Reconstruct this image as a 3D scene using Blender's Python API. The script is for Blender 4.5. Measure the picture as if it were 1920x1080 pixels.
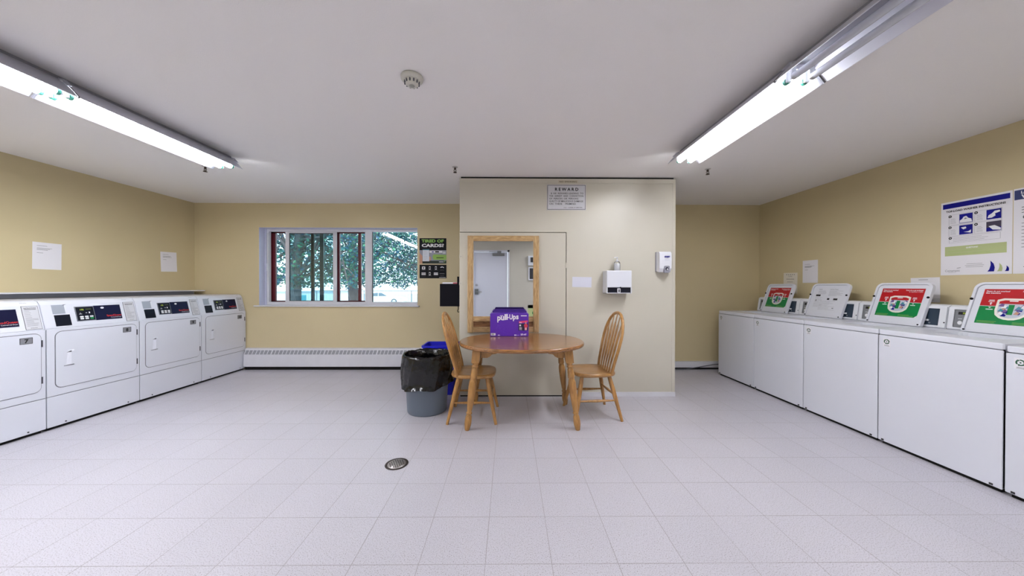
import bpy, math, random
from mathutils import Vector, Matrix

for _o in list(bpy.data.objects): bpy.data.objects.remove(_o)
S = bpy.context.scene
COL = S.collection
PI = math.pi

# ------------------------------------------------------------------ camera
def make_camera():
    yaw, pitch, roll = 0.0086, -0.0055, 0.0018
    c, s = math.cos(yaw), math.sin(yaw)
    right = Vector((c, -s, 0)); fwd0 = Vector((s, c, 0)); up0 = Vector((0, 0, 1))
    # yaw turns the view a hair to the right, pitch a hair down
    cp, sp = math.cos(pitch), math.sin(pitch)
    fwd = fwd0 * cp + up0 * sp
    up = up0 * cp - fwd0 * sp
    cr, sr = math.cos(roll), math.sin(roll)
    r2 = right * cr + up * sr
    u2 = up * cr - right * sr
    cam = bpy.data.cameras.new('camera')
    cam.sensor_width = 36.0
    cam.lens = 608.7 / 1920 * 36.0
    cam.clip_start = 0.02
    cam.clip_end = 300
    o = bpy.data.objects.new('camera', cam)
    m = Matrix((r2, u2, -fwd)).transposed().to_4x4()
    m.translation = Vector((0, 0, 1.27))
    o.matrix_world = m
    COL.objects.link(o)
    S.camera = o
make_camera()

# ------------------------------------------------------------------ sky and exposure
S.view_settings.view_transform = 'Standard'
S.view_settings.look = 'None'
S.view_settings.exposure = 0.76
S.view_settings.gamma = 1.0
S.view_settings.use_curve_mapping = False
W = bpy.data.worlds.new('sky'); S.world = W; W.use_nodes = True
bgn = W.node_tree.nodes['Background']
bgn.inputs['Color'].default_value = (0.80, 0.92, 1.0, 1)
bgn.inputs['Strength'].default_value = 2.8
TUBE = 44.0

# ------------------------------------------------------------------ materials
def lin(c):
    return tuple(((v / 255) / 12.92 if v / 255 <= 0.04045 else ((v / 255 + 0.055) / 1.055) ** 2.4) for v in c)
_M = {}
def mat(name, rgb, rough=0.5, metal=0.0, bump=0.0, bscale=60.0, var=0.0, vscale=3.0, emit=0.0, coat=0.0, spec=0.5):
    if name in _M: return _M[name]
    m = bpy.data.materials.new(name); m.use_nodes = True
    nt = m.node_tree; b = nt.nodes['Principled BSDF']
    col = lin(rgb) if max(rgb) > 1.001 else tuple(rgb)
    b.inputs['Base Color'].default_value = (*col, 1)
    b.inputs['Roughness'].default_value = rough
    b.inputs['Metallic'].default_value = metal
    b.inputs['Coat Weight'].default_value = coat
    b.inputs['Specular IOR Level'].default_value = spec
    if emit:
        b.inputs['Emission Color'].default_value = (*col, 1)
        b.inputs['Emission Strength'].default_value = emit
    tc = nt.nodes.new('ShaderNodeTexCoord')
    if var:
        n = nt.nodes.new('ShaderNodeTexNoise'); n.inputs['Scale'].default_value = vscale; n.inputs['Detail'].default_value = 4
        nt.links.new(tc.outputs['Object'], n.inputs['Vector'])
        r = nt.nodes.new('ShaderNodeMapRange'); r.inputs['From Min'].default_value = 0.3; r.inputs['From Max'].default_value = 0.7
        r.inputs['To Min'].default_value = 1 - var; r.inputs['To Max'].default_value = 1 + var
        nt.links.new(n.outputs['Fac'], r.inputs['Value'])
        mx = nt.nodes.new('ShaderNodeVectorMath'); mx.operation = 'SCALE'
        mx.inputs[0].default_value = col
        nt.links.new(r.outputs['Result'], mx.inputs['Scale'])
        nt.links.new(mx.outputs['Vector'], b.inputs['Base Color'])
    if bump:
        n = nt.nodes.new('ShaderNodeTexNoise'); n.inputs['Scale'].default_value = bscale; n.inputs['Detail'].default_value = 3
        nt.links.new(tc.outputs['Object'], n.inputs['Vector'])
        bp = nt.nodes.new('ShaderNodeBump'); bp.inputs['Strength'].default_value = bump; bp.inputs['Distance'].default_value = 0.01
        nt.links.new(n.outputs['Fac'], bp.inputs['Height']); nt.links.new(bp.outputs['Normal'], b.inputs['Normal'])
    _M[name] = m
    return m

def wood_mat(name, dark, light, scale=(1, 1, 12), rough=0.35, coat=0.25, rings=6.0):
    m = bpy.data.materials.new(name); m.use_nodes = True
    nt = m.node_tree; b = nt.nodes['Principled BSDF']
    tc = nt.nodes.new('ShaderNodeTexCoord'); mp = nt.nodes.new('ShaderNodeMapping')
    mp.inputs['Scale'].default_value = scale
    nt.links.new(tc.outputs['Object'], mp.inputs['Vector'])
    n = nt.nodes.new('ShaderNodeTexNoise'); n.inputs['Scale'].default_value = rings; n.inputs['Detail'].default_value = 6; n.inputs['Distortion'].default_value = 1.2
    nt.links.new(mp.outputs['Vector'], n.inputs['Vector'])
    cr = nt.nodes.new('ShaderNodeValToRGB')
    cr.color_ramp.elements[0].position = 0.36; cr.color_ramp.elements[0].color = (*lin(dark), 1)
    cr.color_ramp.elements[1].position = 0.62; cr.color_ramp.elements[1].color = (*lin(light), 1)
    nt.links.new(n.outputs['Fac'], cr.inputs['Fac']); nt.links.new(cr.outputs['Color'], b.inputs['Base Color'])
    b.inputs['Roughness'].default_value = rough; b.inputs['Coat Weight'].default_value = coat; b.inputs['Coat Roughness'].default_value = 0.2
    return m

def floor_mat():
    m = bpy.data.materials.new('vinyl_tile'); m.use_nodes = True
    nt = m.node_tree; b = nt.nodes['Principled BSDF']; N = nt.nodes.new; K = nt.links.new
    tc = N('ShaderNodeTexCoord'); sx = N('ShaderNodeSeparateXYZ'); K(tc.outputs['Object'], sx.inputs[0])
    def math_(op, a, bb=None, c=None):
        n = N('ShaderNodeMath'); n.operation = op
        for i, v in enumerate((a, bb, c)):
            if v is None: continue
            if isinstance(v, (int, float)): n.inputs[i].default_value = v
            else: K(v, n.inputs[i])
        return n.outputs[0]
    T = 0.3048
    def seam(o, off):
        f = math_('FRACT', math_('DIVIDE', math_('SUBTRACT', o, off), T))
        d = math_('MINIMUM', f, math_('SUBTRACT', 1.0, f))
        return d, math_('FLOOR', math_('DIVIDE', math_('SUBTRACT', o, off), T))
    dx, ix = seam(sx.outputs['X'], -0.1073 - 100 * T)
    dy, iy = seam(sx.outputs['Y'], 1.7812 - 100 * T)
    d = math_('MINIMUM', dx, dy)
    wob = N('ShaderNodeTexNoise'); wob.inputs['Scale'].default_value = 2.2; K(tc.outputs['Object'], wob.inputs['Vector'])
    wid = math_('MULTIPLY', wob.outputs['Fac'], 0.0105)
    line = math_('LESS_THAN', d, wid)
    # per tile tone
    cv = N('ShaderNodeCombineXYZ'); K(ix, cv.inputs[0]); K(iy, cv.inputs[1])
    wn = N('ShaderNodeTexWhiteNoise'); wn.noise_dimensions = '2D'; K(cv.outputs[0], wn.inputs['Vector'])
    tone = N('ShaderNodeMapRange'); tone.inputs['To Min'].default_value = 0.985; tone.inputs['To Max'].default_value = 1.015; K(wn.outputs['Value'], tone.inputs['Value'])
    # speckle
    sp = N('ShaderNodeTexNoise'); sp.inputs['Scale'].default_value = 210; sp.inputs['Detail'].default_value = 3; K(tc.outputs['Object'], sp.inputs['Vector'])
    cr = N('ShaderNodeValToRGB'); e = cr.color_ramp.elements
    e[0].position = 0.30; e[0].color = (*lin((134, 128, 128)), 1)
    e[1].position = 0.44; e[1].color = (*lin((194, 191, 199)), 1)
    e2 = cr.color_ramp.elements.new(0.68); e2.color = (*lin((205, 202, 210)), 1)
    K(sp.outputs['Fac'], cr.inputs['Fac'])
    big = N('ShaderNodeTexNoise'); big.inputs['Scale'].default_value = 1.1; big.inputs['Detail'].default_value = 4; K(tc.outputs['Object'], big.inputs['Vector'])
    bt = N('ShaderNodeMapRange'); bt.inputs['From Min'].default_value = 0.3; bt.inputs['From Max'].default_value = 0.7; bt.inputs['To Min'].default_value = 0.96; bt.inputs['To Max'].default_value = 1.03; K(big.outputs['Fac'], bt.inputs['Value'])
    v1 = N('ShaderNodeVectorMath'); v1.operation = 'SCALE'; K(cr.outputs['Color'], v1.inputs[0]); K(math_('MULTIPLY', tone.outputs[0], bt.outputs[0]), v1.inputs['Scale'])
    mx = N('ShaderNodeMix'); mx.data_type = 'RGBA'
    K(math_('MULTIPLY', line, 0.55), mx.inputs[0]); K(v1.outputs[0], mx.inputs[6]); mx.inputs[7].default_value = (*lin((120, 112, 108)), 1)
    K(mx.outputs[2], b.inputs['Base Color'])
    rr = N('ShaderNodeMapRange'); rr.inputs['To Min'].default_value = 0.30; rr.inputs['To Max'].default_value = 0.50; K(big.outputs['Fac'], rr.inputs['Value'])
    K(rr.outputs[0], b.inputs['Roughness'])
    b.inputs['Specular IOR Level'].default_value = 0.4
    return m

def glass_mat(name, tint=(1, 1, 1), refl=1.0):
    m = bpy.data.materials.new(name); m.use_nodes = True
    nt = m.node_tree; nt.nodes.clear(); N = nt.nodes.new; K = nt.links.new
    o = N('ShaderNodeOutputMaterial'); t = N('ShaderNodeBsdfTransparent'); t.inputs['Color'].default_value = (*tint, 1)
    g = N('ShaderNodeBsdfGlossy'); g.inputs['Roughness'].default_value = 0.0
    f = N('ShaderNodeFresnel'); f.inputs['IOR'].default_value = 1.5
    mu = N('ShaderNodeMath'); mu.operation = 'MULTIPLY'; mu.inputs[1].default_value = refl; K(f.outputs[0], mu.inputs[0])
    mx = N('ShaderNodeMixShader'); K(mu.outputs[0], mx.inputs[0]); K(t.outputs[0], mx.inputs[1]); K(g.outputs[0], mx.inputs[2]); K(mx.outputs[0], o.inputs[0])
    return m

WALL = mat('tan_wall_paint', (207, 192, 153), 0.55, bump=0.04, bscale=40, var=0.02, vscale=1.5)
BLOCKP = mat('cream_closet_paint', (202, 197, 183), 0.40, bump=0.03, bscale=30, var=0.02, vscale=2)
CEIL = mat('ceiling_paint', (244, 241, 240), 0.9, bump=0.15, bscale=180)
FLOOR = floor_mat()
WHITE = mat('white_enamel', (222, 224, 233), 0.28, var=0.01)
WHITEP = mat('white_plastic', (226, 228, 234), 0.35)
TRIMW = mat('white_trim_paint', (222, 222, 228), 0.4, var=0.03, vscale=8)
JAMB = mat('window_jamb_paint', (205, 206, 228), 0.5)
GREY = mat('seam_grey', (92, 92, 100), 0.6)
DGREY = mat('dark_grey', (48, 48, 54), 0.5)
BLACK = mat('black_plastic', (10, 9, 18), 0.7, spec=.15)
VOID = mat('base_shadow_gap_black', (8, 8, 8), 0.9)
NAVY = mat('navy_panel', (14, 14, 70), 0.3)
NAVYD = mat('dark_navy_panel', (5, 5, 24), 0.5, spec=.25)
CHROME = mat('brushed_metal', (190, 190, 195), 0.3, metal=1.0)
STEEL = mat('steel', (150, 150, 152), 0.4, metal=0.9)
PAPER = mat('paper', (232, 230, 236), 0.8)
PAPERG = mat('paper_grey', (205, 205, 210), 0.8)
INK = mat('ink_grey', (120, 118, 124), 0.8)
INKD = mat('ink_black', (26, 24, 26), 0.8)
INKW = mat('ink_white', (236, 236, 240), 0.7)
LIME = mat('ink_lime', (150, 190, 95), 0.7)
OLIVE = mat('ink_olive_green', (180, 190, 136), 0.7)
BLUEI = mat('ink_blue', (14, 14, 128), 0.7, spec=.25)
REDI = mat('ink_red', (190, 28, 34), 0.5)
GREENI = mat('ink_green', (10, 140, 72), 0.5)
REDTXT = mat('ink_orange_red', (215, 45, 40), 0.5)
GREEND = mat('ink_dark_green', (30, 80, 55), 0.6)
LEDY = mat('yellow_led_digits', (176, 196, 60), 0.5, emit=0.25)
SKIN = mat('photo_skin_tone', (200, 150, 125), 0.7)
OAK = wood_mat('honey_oak', (150, 106, 52), (182, 134, 74), (7, 7, 1.0), 0.32, 0.3, 6)
OAKS = wood_mat('oak_seat', (150, 106, 54), (180, 134, 76), (1.0, 8, 8), 0.28, 0.35, 6)
OAKX = wood_mat('oak_table_top', (120, 78, 38), (158, 108, 58), (1.0, 7, 7), 0.22, 0.5, 6)
OAKF = wood_mat('oak_mirror_frame', (160, 126, 80), (204, 172, 124), (12, 12, .9), 0.45, 0.1, 8)
OAKH = wood_mat('oak_mirror_rail', (162, 128, 82), (202, 168, 120), (1.3, 9, 9), 0.45, 0.1, 8)

# ------------------------------------------------------------------ mesh builder
class MB:
    def __init__(s): s.v = []; s.f = []; s.m = []; s.mats = []; s.sm = []
    def mi(s, m):
        if m not in s.mats: s.mats.append(m)
        return s.mats.index(m)
    def add(s, vs, fs, m, smooth=False):
        o = len(s.v); s.v += [tuple(p) for p in vs]; k = s.mi(m)
        for f in fs: s.f.append(tuple(i + o for i in f)); s.m.append(k); s.sm.append(smooth)
    def box(s, x0, x1, y0, y1, z0, z1, m, front=None):
        vs = [(x, y, z) for x in (x0, x1) for y in (y0, y1) for z in (z0, z1)]
        fs = [(0, 1, 3, 2), (4, 6, 7, 5), (0, 4, 5, 1), (2, 3, 7, 6), (0, 2, 6, 4), (1, 5, 7, 3)]
        for i, f in enumerate(fs): s.add([vs[j] for j in f], [(0, 1, 2, 3)], front if (front and i == 2) else m)
        return s
    def cbox(s, x0, x1, y0, y1, z0, z1, m):     # closed box with shared vertices, for bevelling
        vs = [(x, y, z) for x in (x0, x1) for y in (y0, y1) for z in (z0, z1)]
        s.add(vs, [(0, 1, 3, 2), (4, 6, 7, 5), (0, 4, 5, 1), (2, 3, 7, 6), (0, 2, 6, 4), (1, 5, 7, 3)], m); return s
    def prism(s, pts, a0, a1, m, axis='y', smooth=False):   # outline in the plane normal to axis
        n = len(pts)
        def P(p, a):
            if axis == 'y': return (p[0], a, p[1])
            if axis == 'x': return (a, p[0], p[1])
            return (p[0], p[1], a)
        vs = [P(p, a0) for p in pts] + [P(p, a1) for p in pts]
        s.add(vs, [tuple(range(n)), tuple(range(2 * n - 1, n - 1, -1))], m)
        s.add(vs, [(i, (i + 1) % n, n + (i + 1) % n, n + i) for i in range(n)], m, smooth)
        return s
    def ring(s, outer, inner, a0, a1, m, axis='y'):
        n = len(outer)
        def P(p, a):
            if axis == 'y': return (p[0], a, p[1])
            if axis == 'x': return (a, p[0], p[1])
            return (p[0], p[1], a)
        vs = [P(p, a) for a in (a0, a1) for L in (outer, inner) for p in L]
        fs = []
        for i in range(n):
            j = (i + 1) % n
            fs += [(i, j, n + j, n + i), (2 * n + i, 3 * n + i, 3 * n + j, 2 * n + j), (i, 2 * n + i, 2 * n + j, j), (n + i, n + j, 3 * n + j, 3 * n + i)]
        s.add(vs, fs, m); return s
    def lathe(s, prof, c, m, n=24, axis='z', smooth=True, sx=1, sy=1):
        vs = []
        for r, h in prof:
            for k in range(n):
                a = 2 * PI * k / n; x, y = r * math.cos(a) * sx, r * math.sin(a) * sy
                p = {'z': (x, y, h), 'y': (x, h, y), 'x': (h, x, y)}[axis]
                vs.append((c[0] + p[0], c[1] + p[1], c[2] + p[2]))
        fs = []
        for i in range(len(prof) - 1):
            for k in range(n):
                j = (k + 1) % n; fs.append((i * n + k, i * n + j, (i + 1) * n + j, (i + 1) * n + k))
        s.add(vs, fs, m, smooth)
        if prof[0][0] > 1e-4: s.add(vs[:n], [tuple(range(n - 1, -1, -1))], m)
        if prof[-1][0] > 1e-4: s.add(vs[-n:], [tuple(range(n))], m)
        return s
    def tube(s, pts, rad, m, n=10, smooth=True, flat=None, cap=True):
        pts = [Vector(p) for p in pts]
        if not isinstance(rad, (list, tuple)): rad = [rad] * len(pts)
        prev = None; vs = []
        for i, p in enumerate(pts):
            t = (pts[min(i + 1, len(pts) - 1)] - pts[max(i - 1, 0)]).normalized()
            if prev is None:
                a = Vector((0, 0, 1)) if abs(t.z) < 0.9 else Vector((1, 0, 0))
                u = t.cross(a).normalized()
            else:
                u = (prev - t * prev.dot(t)).normalized()
            prev = u; w = t.cross(u)
            r = rad[i]; ru, rw = (r if isinstance(r, tuple) else (r, r))
            for k in range(n):
                an = 2 * PI * k / n; vs.append(p + u * math.cos(an) * ru + w * math.sin(an) * rw)
        fs = []
        for i in range(len(pts) - 1):
            for k in range(n):
                j = (k + 1) % n; fs.append((i * n + k, i * n + j, (i + 1) * n + j, (i + 1) * n + k))
        s.add(vs, fs, m, smooth)
        if cap:
            s.add(vs[:n], [tuple(range(n - 1, -1, -1))], m); s.add(vs[-n:], [tuple(range(n))], m)
        return s
    # flat printed marks on a panel that faces -y
    def rect(s, x0, z0, x1, z1, m, y=-0.0004):
        s.add([(x0, y, z0), (x1, y, z0), (x1, y, z1), (x0, y, z1)], [(0, 1, 2, 3)], m); return s
    def poly(s, pts, m, y=-0.0008):
        s.add([(p[0], y, p[1]) for p in pts], [tuple(range(len(pts)))], m); return s
    def text(s, body, x, z, size, m, y=-0.0010, align='LEFT', bold=0.0, width=None, sx=1.0, shear=0.0):
        cu = bpy.data.curves.new('t', 'FONT'); cu.body = body; cu.size = size; cu.align_x = align; cu.offset = bold; cu.shear = shear
        cu.resolution_u = 2
        o = bpy.data.objects.new('t', cu); COL.objects.link(o)
        dg = bpy.context.evaluated_depsgraph_get(); me = bpy.data.meshes.new_from_object(o.evaluated_get(dg))
        vs = [v.co.copy() for v in me.vertices]; fs = [tuple(p.vertices) for p in me.polygons]
        bpy.data.objects.remove(o); bpy.data.curves.remove(cu); bpy.data.meshes.remove(me)
        if not vs: return s
        if width:
            w = max(v.x for v in vs) - min(v.x for v in vs); sx = width / max(w, 1e-6)
        s.add([(x + v.x * sx, y, z + v.y) for v in vs], fs, m); return s
    def lines(s, x0, x1, z0, z1, n, m, th=0.0022, y=-0.0008, rnd=None, align='l'):
        R = rnd or random.Random(3)
        for i in range(n):
            z = z0 + (z1 - z0) * (i / max(1, n - 1)); w = (x1 - x0) * R.uniform(0.55, 1.0)
            a = x0 if align == 'l' else (x0 + x1 - w) / 2
            s.rect(a, z - th / 2, a + w, z + th / 2, m, y)
        return s

def build(name, mb, parent=None, loc=(0, 0, 0), rot=(0, 0, 0), bevel=0.0, seg=2, kind=None, sub=0):
    me = bpy.data.meshes.new(name)
    me.from_pydata(mb.v, [], mb.f)
    for m in mb.mats: me.materials.append(m)
    me.polygons.foreach_set('material_index', mb.m)
    me.polygons.foreach_set('use_smooth', mb.sm)
    me.update()
    o = bpy.data.objects.new(name, me); COL.objects.link(o)
    o.location = loc; o.rotation_euler = rot
    if parent: o.parent = parent
    if bevel:
        b = o.modifiers.new('bevel', 'BEVEL'); b.width = bevel; b.segments = seg; b.limit_method = 'ANGLE'; b.angle_limit = 0.6
    if sub:
        q = o.modifiers.new('smooth', 'SUBSURF'); q.levels = sub; q.render_levels = sub
    if kind: o['kind'] = kind
    return o
def thing(name, label, cat, loc=(0, 0, 0), rz=0.0, group=None):
    o = bpy.data.objects.new(name, None); COL.objects.link(o); o.empty_display_size = 0.1
    o.location = loc; o.rotation_euler = (0, 0, rz)
    o['label'] = label; o['category'] = cat
    if group: o['group'] = group
    return o
def tag(o, label, cat, group=None):
    o['label'] = label; o['category'] = cat
    if group: o['group'] = group
    return o
def struct(name, mb, **k): return build(name, mb, kind='structure', **k)
def rrect(x0, z0, x1, z1, r, n=6, rb=None):
    rb = r if rb is None else rb; P = []
    for cx, cz, a0, q in ((x1 - r, z1 - r, 0, r), (x0 + r, z1 - r, 90, r), (x0 + rb, z0 + rb, 180, rb), (x1 - rb, z0 + rb, 270, rb)):
        for i in range(n + 1):
            a = math.radians(a0 + 90 * i / n); P.append((cx + q * math.cos(a), cz + q * math.sin(a)))
    return P
def ell(cx, cz, rx, rz, n=20, a0=0.0, a1=2 * PI):
    return [(cx + rx * math.cos(a0 + (a1 - a0) * i / n), cz + rz * math.sin(a0 + (a1 - a0) * i / n)) for i in range(n)]

# ------------------------------------------------------------------ room shell
XL, XR, YB, YR, H = -4.789, 3.861, 4.984, -0.72, 2.528
KX0, KX1, KY = -0.570, 1.914, 3.738
struct('floor', MB().box(XL - .2, XR + .2, YR - .2, YB + .25, -0.2, 0, FLOOR))
struct('ceiling', MB().box(XL - .2, XR + .2, YR - .2, YB + .25, H, H + .2, CEIL))
struct('wall_left', MB().box(XL - .2, XL, YR - .2, YB + .25, 0, H, WALL))
struct('wall_right', MB().box(XR, XR + .2, YR - .2, YB + .25, 0, H, WALL))
WX0, WX1, WZ0, WZ1 = -3.814, -1.405, 0.968, 2.160
struct('wall_back', MB().box(XL, WX0, YB, YB + .25, 0, H, WALL).box(WX1, XR, YB, YB + .25, 0, H, WALL)
       .box(WX0, WX1, YB, YB + .25, 0, WZ0, WALL).box(WX0, WX1, YB, YB + .25, WZ1, H, WALL))
DX0, DX1, DZ = -0.875, -0.045, 2.125
struct('wall_front', MB().box(XL, DX0 - .05, YR - .2, YR, 0, H, BLOCKP).box(DX1 + .05, XR, YR - .2, YR, 0, H, BLOCKP)
       .box(DX0 - .05, DX1 + .05, YR - .2, YR, DZ + .05, H, BLOCKP))

# boxed-out closet in the middle of the back wall
k = MB()
k.box(0.660, KX1, KY, YB - .001, 0, H - .022, BLOCKP)             # solid part right of the door
k.box(KX0, 0.660, KY, YB - .001, 1.893, H - .022, BLOCKP)         # above the closet door
k.box(KX0, 0.660, KY + .03, YB - .001, 0, 1.893, VOID)
k.box(KX0 + .012, KX1 - .012, KY + .014, YB - .001, H - .022, H, VOID)
k.box(KX0 - .001, KX1 + .001, KY - .006, KY, H - .072, H - .022, BLOCKP)
k.box(KX1 - .030, KX1 + .004, KY - .004, KY, .05, H - .072, BLOCKP)
struct('wall_closet', k)
d = MB(); d.box(KX0 - .001, 0.652, KY - .002, KY + .029, 0.014, 1.885, BLOCKP)
cd = struct('door_2', d)
h = MB()
build('hinge', MB().box(.646, .662, KY - .008, KY - .002, 1.478, 1.542, BLOCKP), cd)
for zz in (1.61, 1.30):
    h = MB().box(KX0 - .004, KX0 + .035, KY - .009, KY - .002, zz - .018, zz + .018, BLOCKP); h.box(KX0 + .012, KX0 + .018, KY - .011, KY - .0089, zz - .004, zz + .004, STEEL)
    build('latch_plate', h, cd)
struct('baseboard_closet', MB().box(.662, KX1 + .006, KY - .012, KY - .0005, 0, .05, TRIMW))
struct('door_gap_shade_1', MB().box(-.56, .652, KY - .0025, KY + .02, 0, .012, VOID))  # black strip paints in the shade of the gap under the closet door

# back baseboard right of the closet, with a loose cable on it
b = MB(); b.box(KX1 + .001, XR - .001, YB - .045, YB - .001, .03, .118, TRIMW); b.box(KX1 + .001, XR - .001, YB - .052, YB - .001, .112, .121, TRIMW)
b.box(KX1 + .001, XR - .001, YB - .03, YB - .001, 0, .03, VOID)
struct('baseboard_back', b)
cable = MB().tube([(1.93, 4.925, .012), (2.3, 4.91, .012), (2.7, 4.915, .014), (2.9, 4.91, .045), (3.1, 4.90, .085), (3.3, 4.905, .10), (3.5, 4.915, .09)], .007, GREY, 6)
tag(build('cable', cable), 'grey cable drooping along the low white baseboard behind the washers', 'cable')

# rear door, seen in the mirror
dm = MB().box(DX0, DX1, YR - .06, YR - .015, .008, DZ, mat('white_door_paint', (214, 216, 226), .4))
dr = struct('door_1', dm)
fm = MB()
for x0, x1 in ((DX0 - .05, DX0 - .004), (DX1 + .004, DX1 + .05)): fm.box(x0, x1, YR - .10, YR + .012, 0, DZ + .05, TRIMW)
fm.box(DX0 - .05, DX1 + .05, YR - .10, YR + .012, DZ + .006, DZ + .05, TRIMW)
build('door_frame', fm, dr)
build('door_closer', MB().box(-.42, -.12, YR - .015, YR + .035, 2.03, 2.09, STEEL).box(-.30, -.20, YR - .01, YR + .05, 2.09, 2.15, STEEL).box(-.50, -.24, YR + .02, YR + .04, 2.125, 2.14, STEEL), dr)
build('door_handle', MB().box(DX0 + .01, DX0 + .10, YR - .015, YR + .005, 1.06, 1.20, STEEL).box(DX0 + .03, DX0 + .19, YR + .03, YR + .05, 1.115, 1.14, CHROME).lathe([(.015, 0), (.015, .05)], (DX0 + .06, YR, 1.13), CHROME, 12, 'y'), dr)
build('deadbolt', MB().lathe([(.03, 0), (.03, .02), (.012, .028)], (DX0 + .06, YR - .012, 1.30), CHROME, 16, 'y'), dr)
R180 = PI
def wall_sheet(name, w, h, loc, rz, label, cat, fill, base=PAPER, th=.0012, tilt=0.0, group=None):
    m = MB(); m.cbox(0, w, 0, th, 0, h, base); fill(m)
    o = build(name, m, None, loc, (0, tilt, rz)); return tag(o, label, cat, group)
t = thing('alarm_panel', 'narrow white alarm unit above another on the wall behind the camera', 'alarm', (0.69, YR, 1.79), PI)
build('housing', MB().cbox(0, .22, -.06, 0, 0, .24, WHITEP), t, bevel=.008)
build('strobe', MB().cbox(.06, .16, -.075, -.06, .08, .2, DGREY), t)
t = thing('notice_box', 'framed dark notice holder under the white alarm unit', 'notice', (0.71, YR, 1.42), PI)
build('holder', MB().cbox(0, .23, -.03, 0, 0, .33, WHITEP), t, bevel=.005)
build('sheet', MB().cbox(.03, .2, -.034, -.03, .03, .30, DGREY), t)
def fl(m):
    m.rect(0, 0, .27, .24, mat('flyer_pale_green', (200, 212, 148), .7)); m.lines(.03, .24, .27, .30, 2, INK); m.lathe([(.03, -.0009), (.001, -.0009)], (.07, 0, .12), GREENI, 16, 'y'); m.rect(.11, .09, .16, .15, GREENI, -.0008)
wall_sheet('flyer', .27, .32, (0.74, YR, .48), PI, 'pale green and white flyer low on the wall beside the door', 'flyer', fl)

# ------------------------------------------------------------------ window
win = struct('window_1', MB().box(WX0 + .022, -3.762, 5.115, 5.165, 1.018, 2.120, TRIMW).box(-2.262, -2.153, 5.115, 5.165, 1.018, 2.120, TRIMW).box(-2.153, -2.146, 5.125, 5.150, 1.018, 2.120, DGREY)
    .box(WX0 + .022, WX1 - .003, 5.115, 5.165, 2.120, WZ1 - .003, TRIMW).box(WX0 + .022, WX1 - .003, 5.115, 5.165, WZ0 + .001, 1.018, TRIMW)
    .box(-1.425, WX1 - .003, 5.115, 5.165, 1.018, 2.120, TRIMW).box(-3.785, -3.772, 5.105, 5.115, 1.40, 2.10, TRIMW).box(-3.788, -3.770, 5.10, 5.115, 1.50, 1.62, WHITEP))
build('window_jamb', MB().box(WX0, WX0 + .003, YB - .001, 5.165, WZ0, WZ1, JAMB).box(WX0, WX1, YB - .001, 5.165, WZ1 - .003, WZ1, JAMB).box(WX1 - .003, WX1, YB - .001, 5.165, WZ0, WZ1, JAMB)
    .box(WX0, WX0 + .022, 5.10, 5.165, WZ0, WZ1 - .003, JAMB), win)
build('window_sill', MB().cbox(-3.88, -1.375, YB - .03, 5.13, .953, .972, TRIMW), win, bevel=.004)
sash = build('sliding_sash', MB().box(-3.522, -3.462, 5.14, 5.16, 1.018, 2.120, TRIMW).box(-2.776, -2.722, 5.14, 5.16, 1.018, 2.120, TRIMW)
    .box(-3.462, -2.776, 5.14, 5.16, 2.100, 2.120, TRIMW).box(-3.462, -2.776, 5.14, 5.16, 1.018, 1.030, TRIMW)
    .box(-3.462, -3.454, 5.142, 5.158, 1.03, 2.100, DGREY).box(-3.462, -2.776, 5.142, 5.158, 2.092, 2.100, DGREY).box(-3.462, -2.776, 5.142, 5.158, 1.03, 1.037, DGREY), win)
GL = glass_mat('window_glass', (.86, .96, .98), 1.0)
GL2 = glass_mat('window_glass_tinted', (.70, .82, .84), 1.3)
build('pane', MB().box(-3.455, -2.776, 5.149, 5.151, 1.03, 2.100, GL2), sash)
build('pane', MB().box(-2.153, -1.425, 5.139, 5.141, 1.018, 2.120, GL), win)
MAR = mat('maroon_metal', (88, 14, 28), .4)
st = build('outer_frame', MB().box(-3.83, -3.712, 5.19, 5.22, .99, 2.16, MAR).box(-3.83, -2.20, 5.19, 5.22, 2.105, 2.20, MAR).box(-3.83, -2.20, 5.19, 5.22, .96, 1.036, MAR)
    .box(-2.405, -2.360, 5.19, 5.22, .99, 2.16, MAR).box(-2.745, -2.70, 5.19, 5.22, 1.0, 2.13, MAR).box(-3.152, -3.108, 5.19, 5.22, 1.0, 2.13, mat('dark_window_bar', (52, 44, 50), .5)).box(-3.02, -2.962, 5.20, 5.22, 1.0, 2.13, mat('grey_window_bar', (84, 88, 92), .5)), win)
build('pane', MB().box(-3.72, -2.20, 5.204, 5.206, 1.0, 2.13, GL), st)

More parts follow.
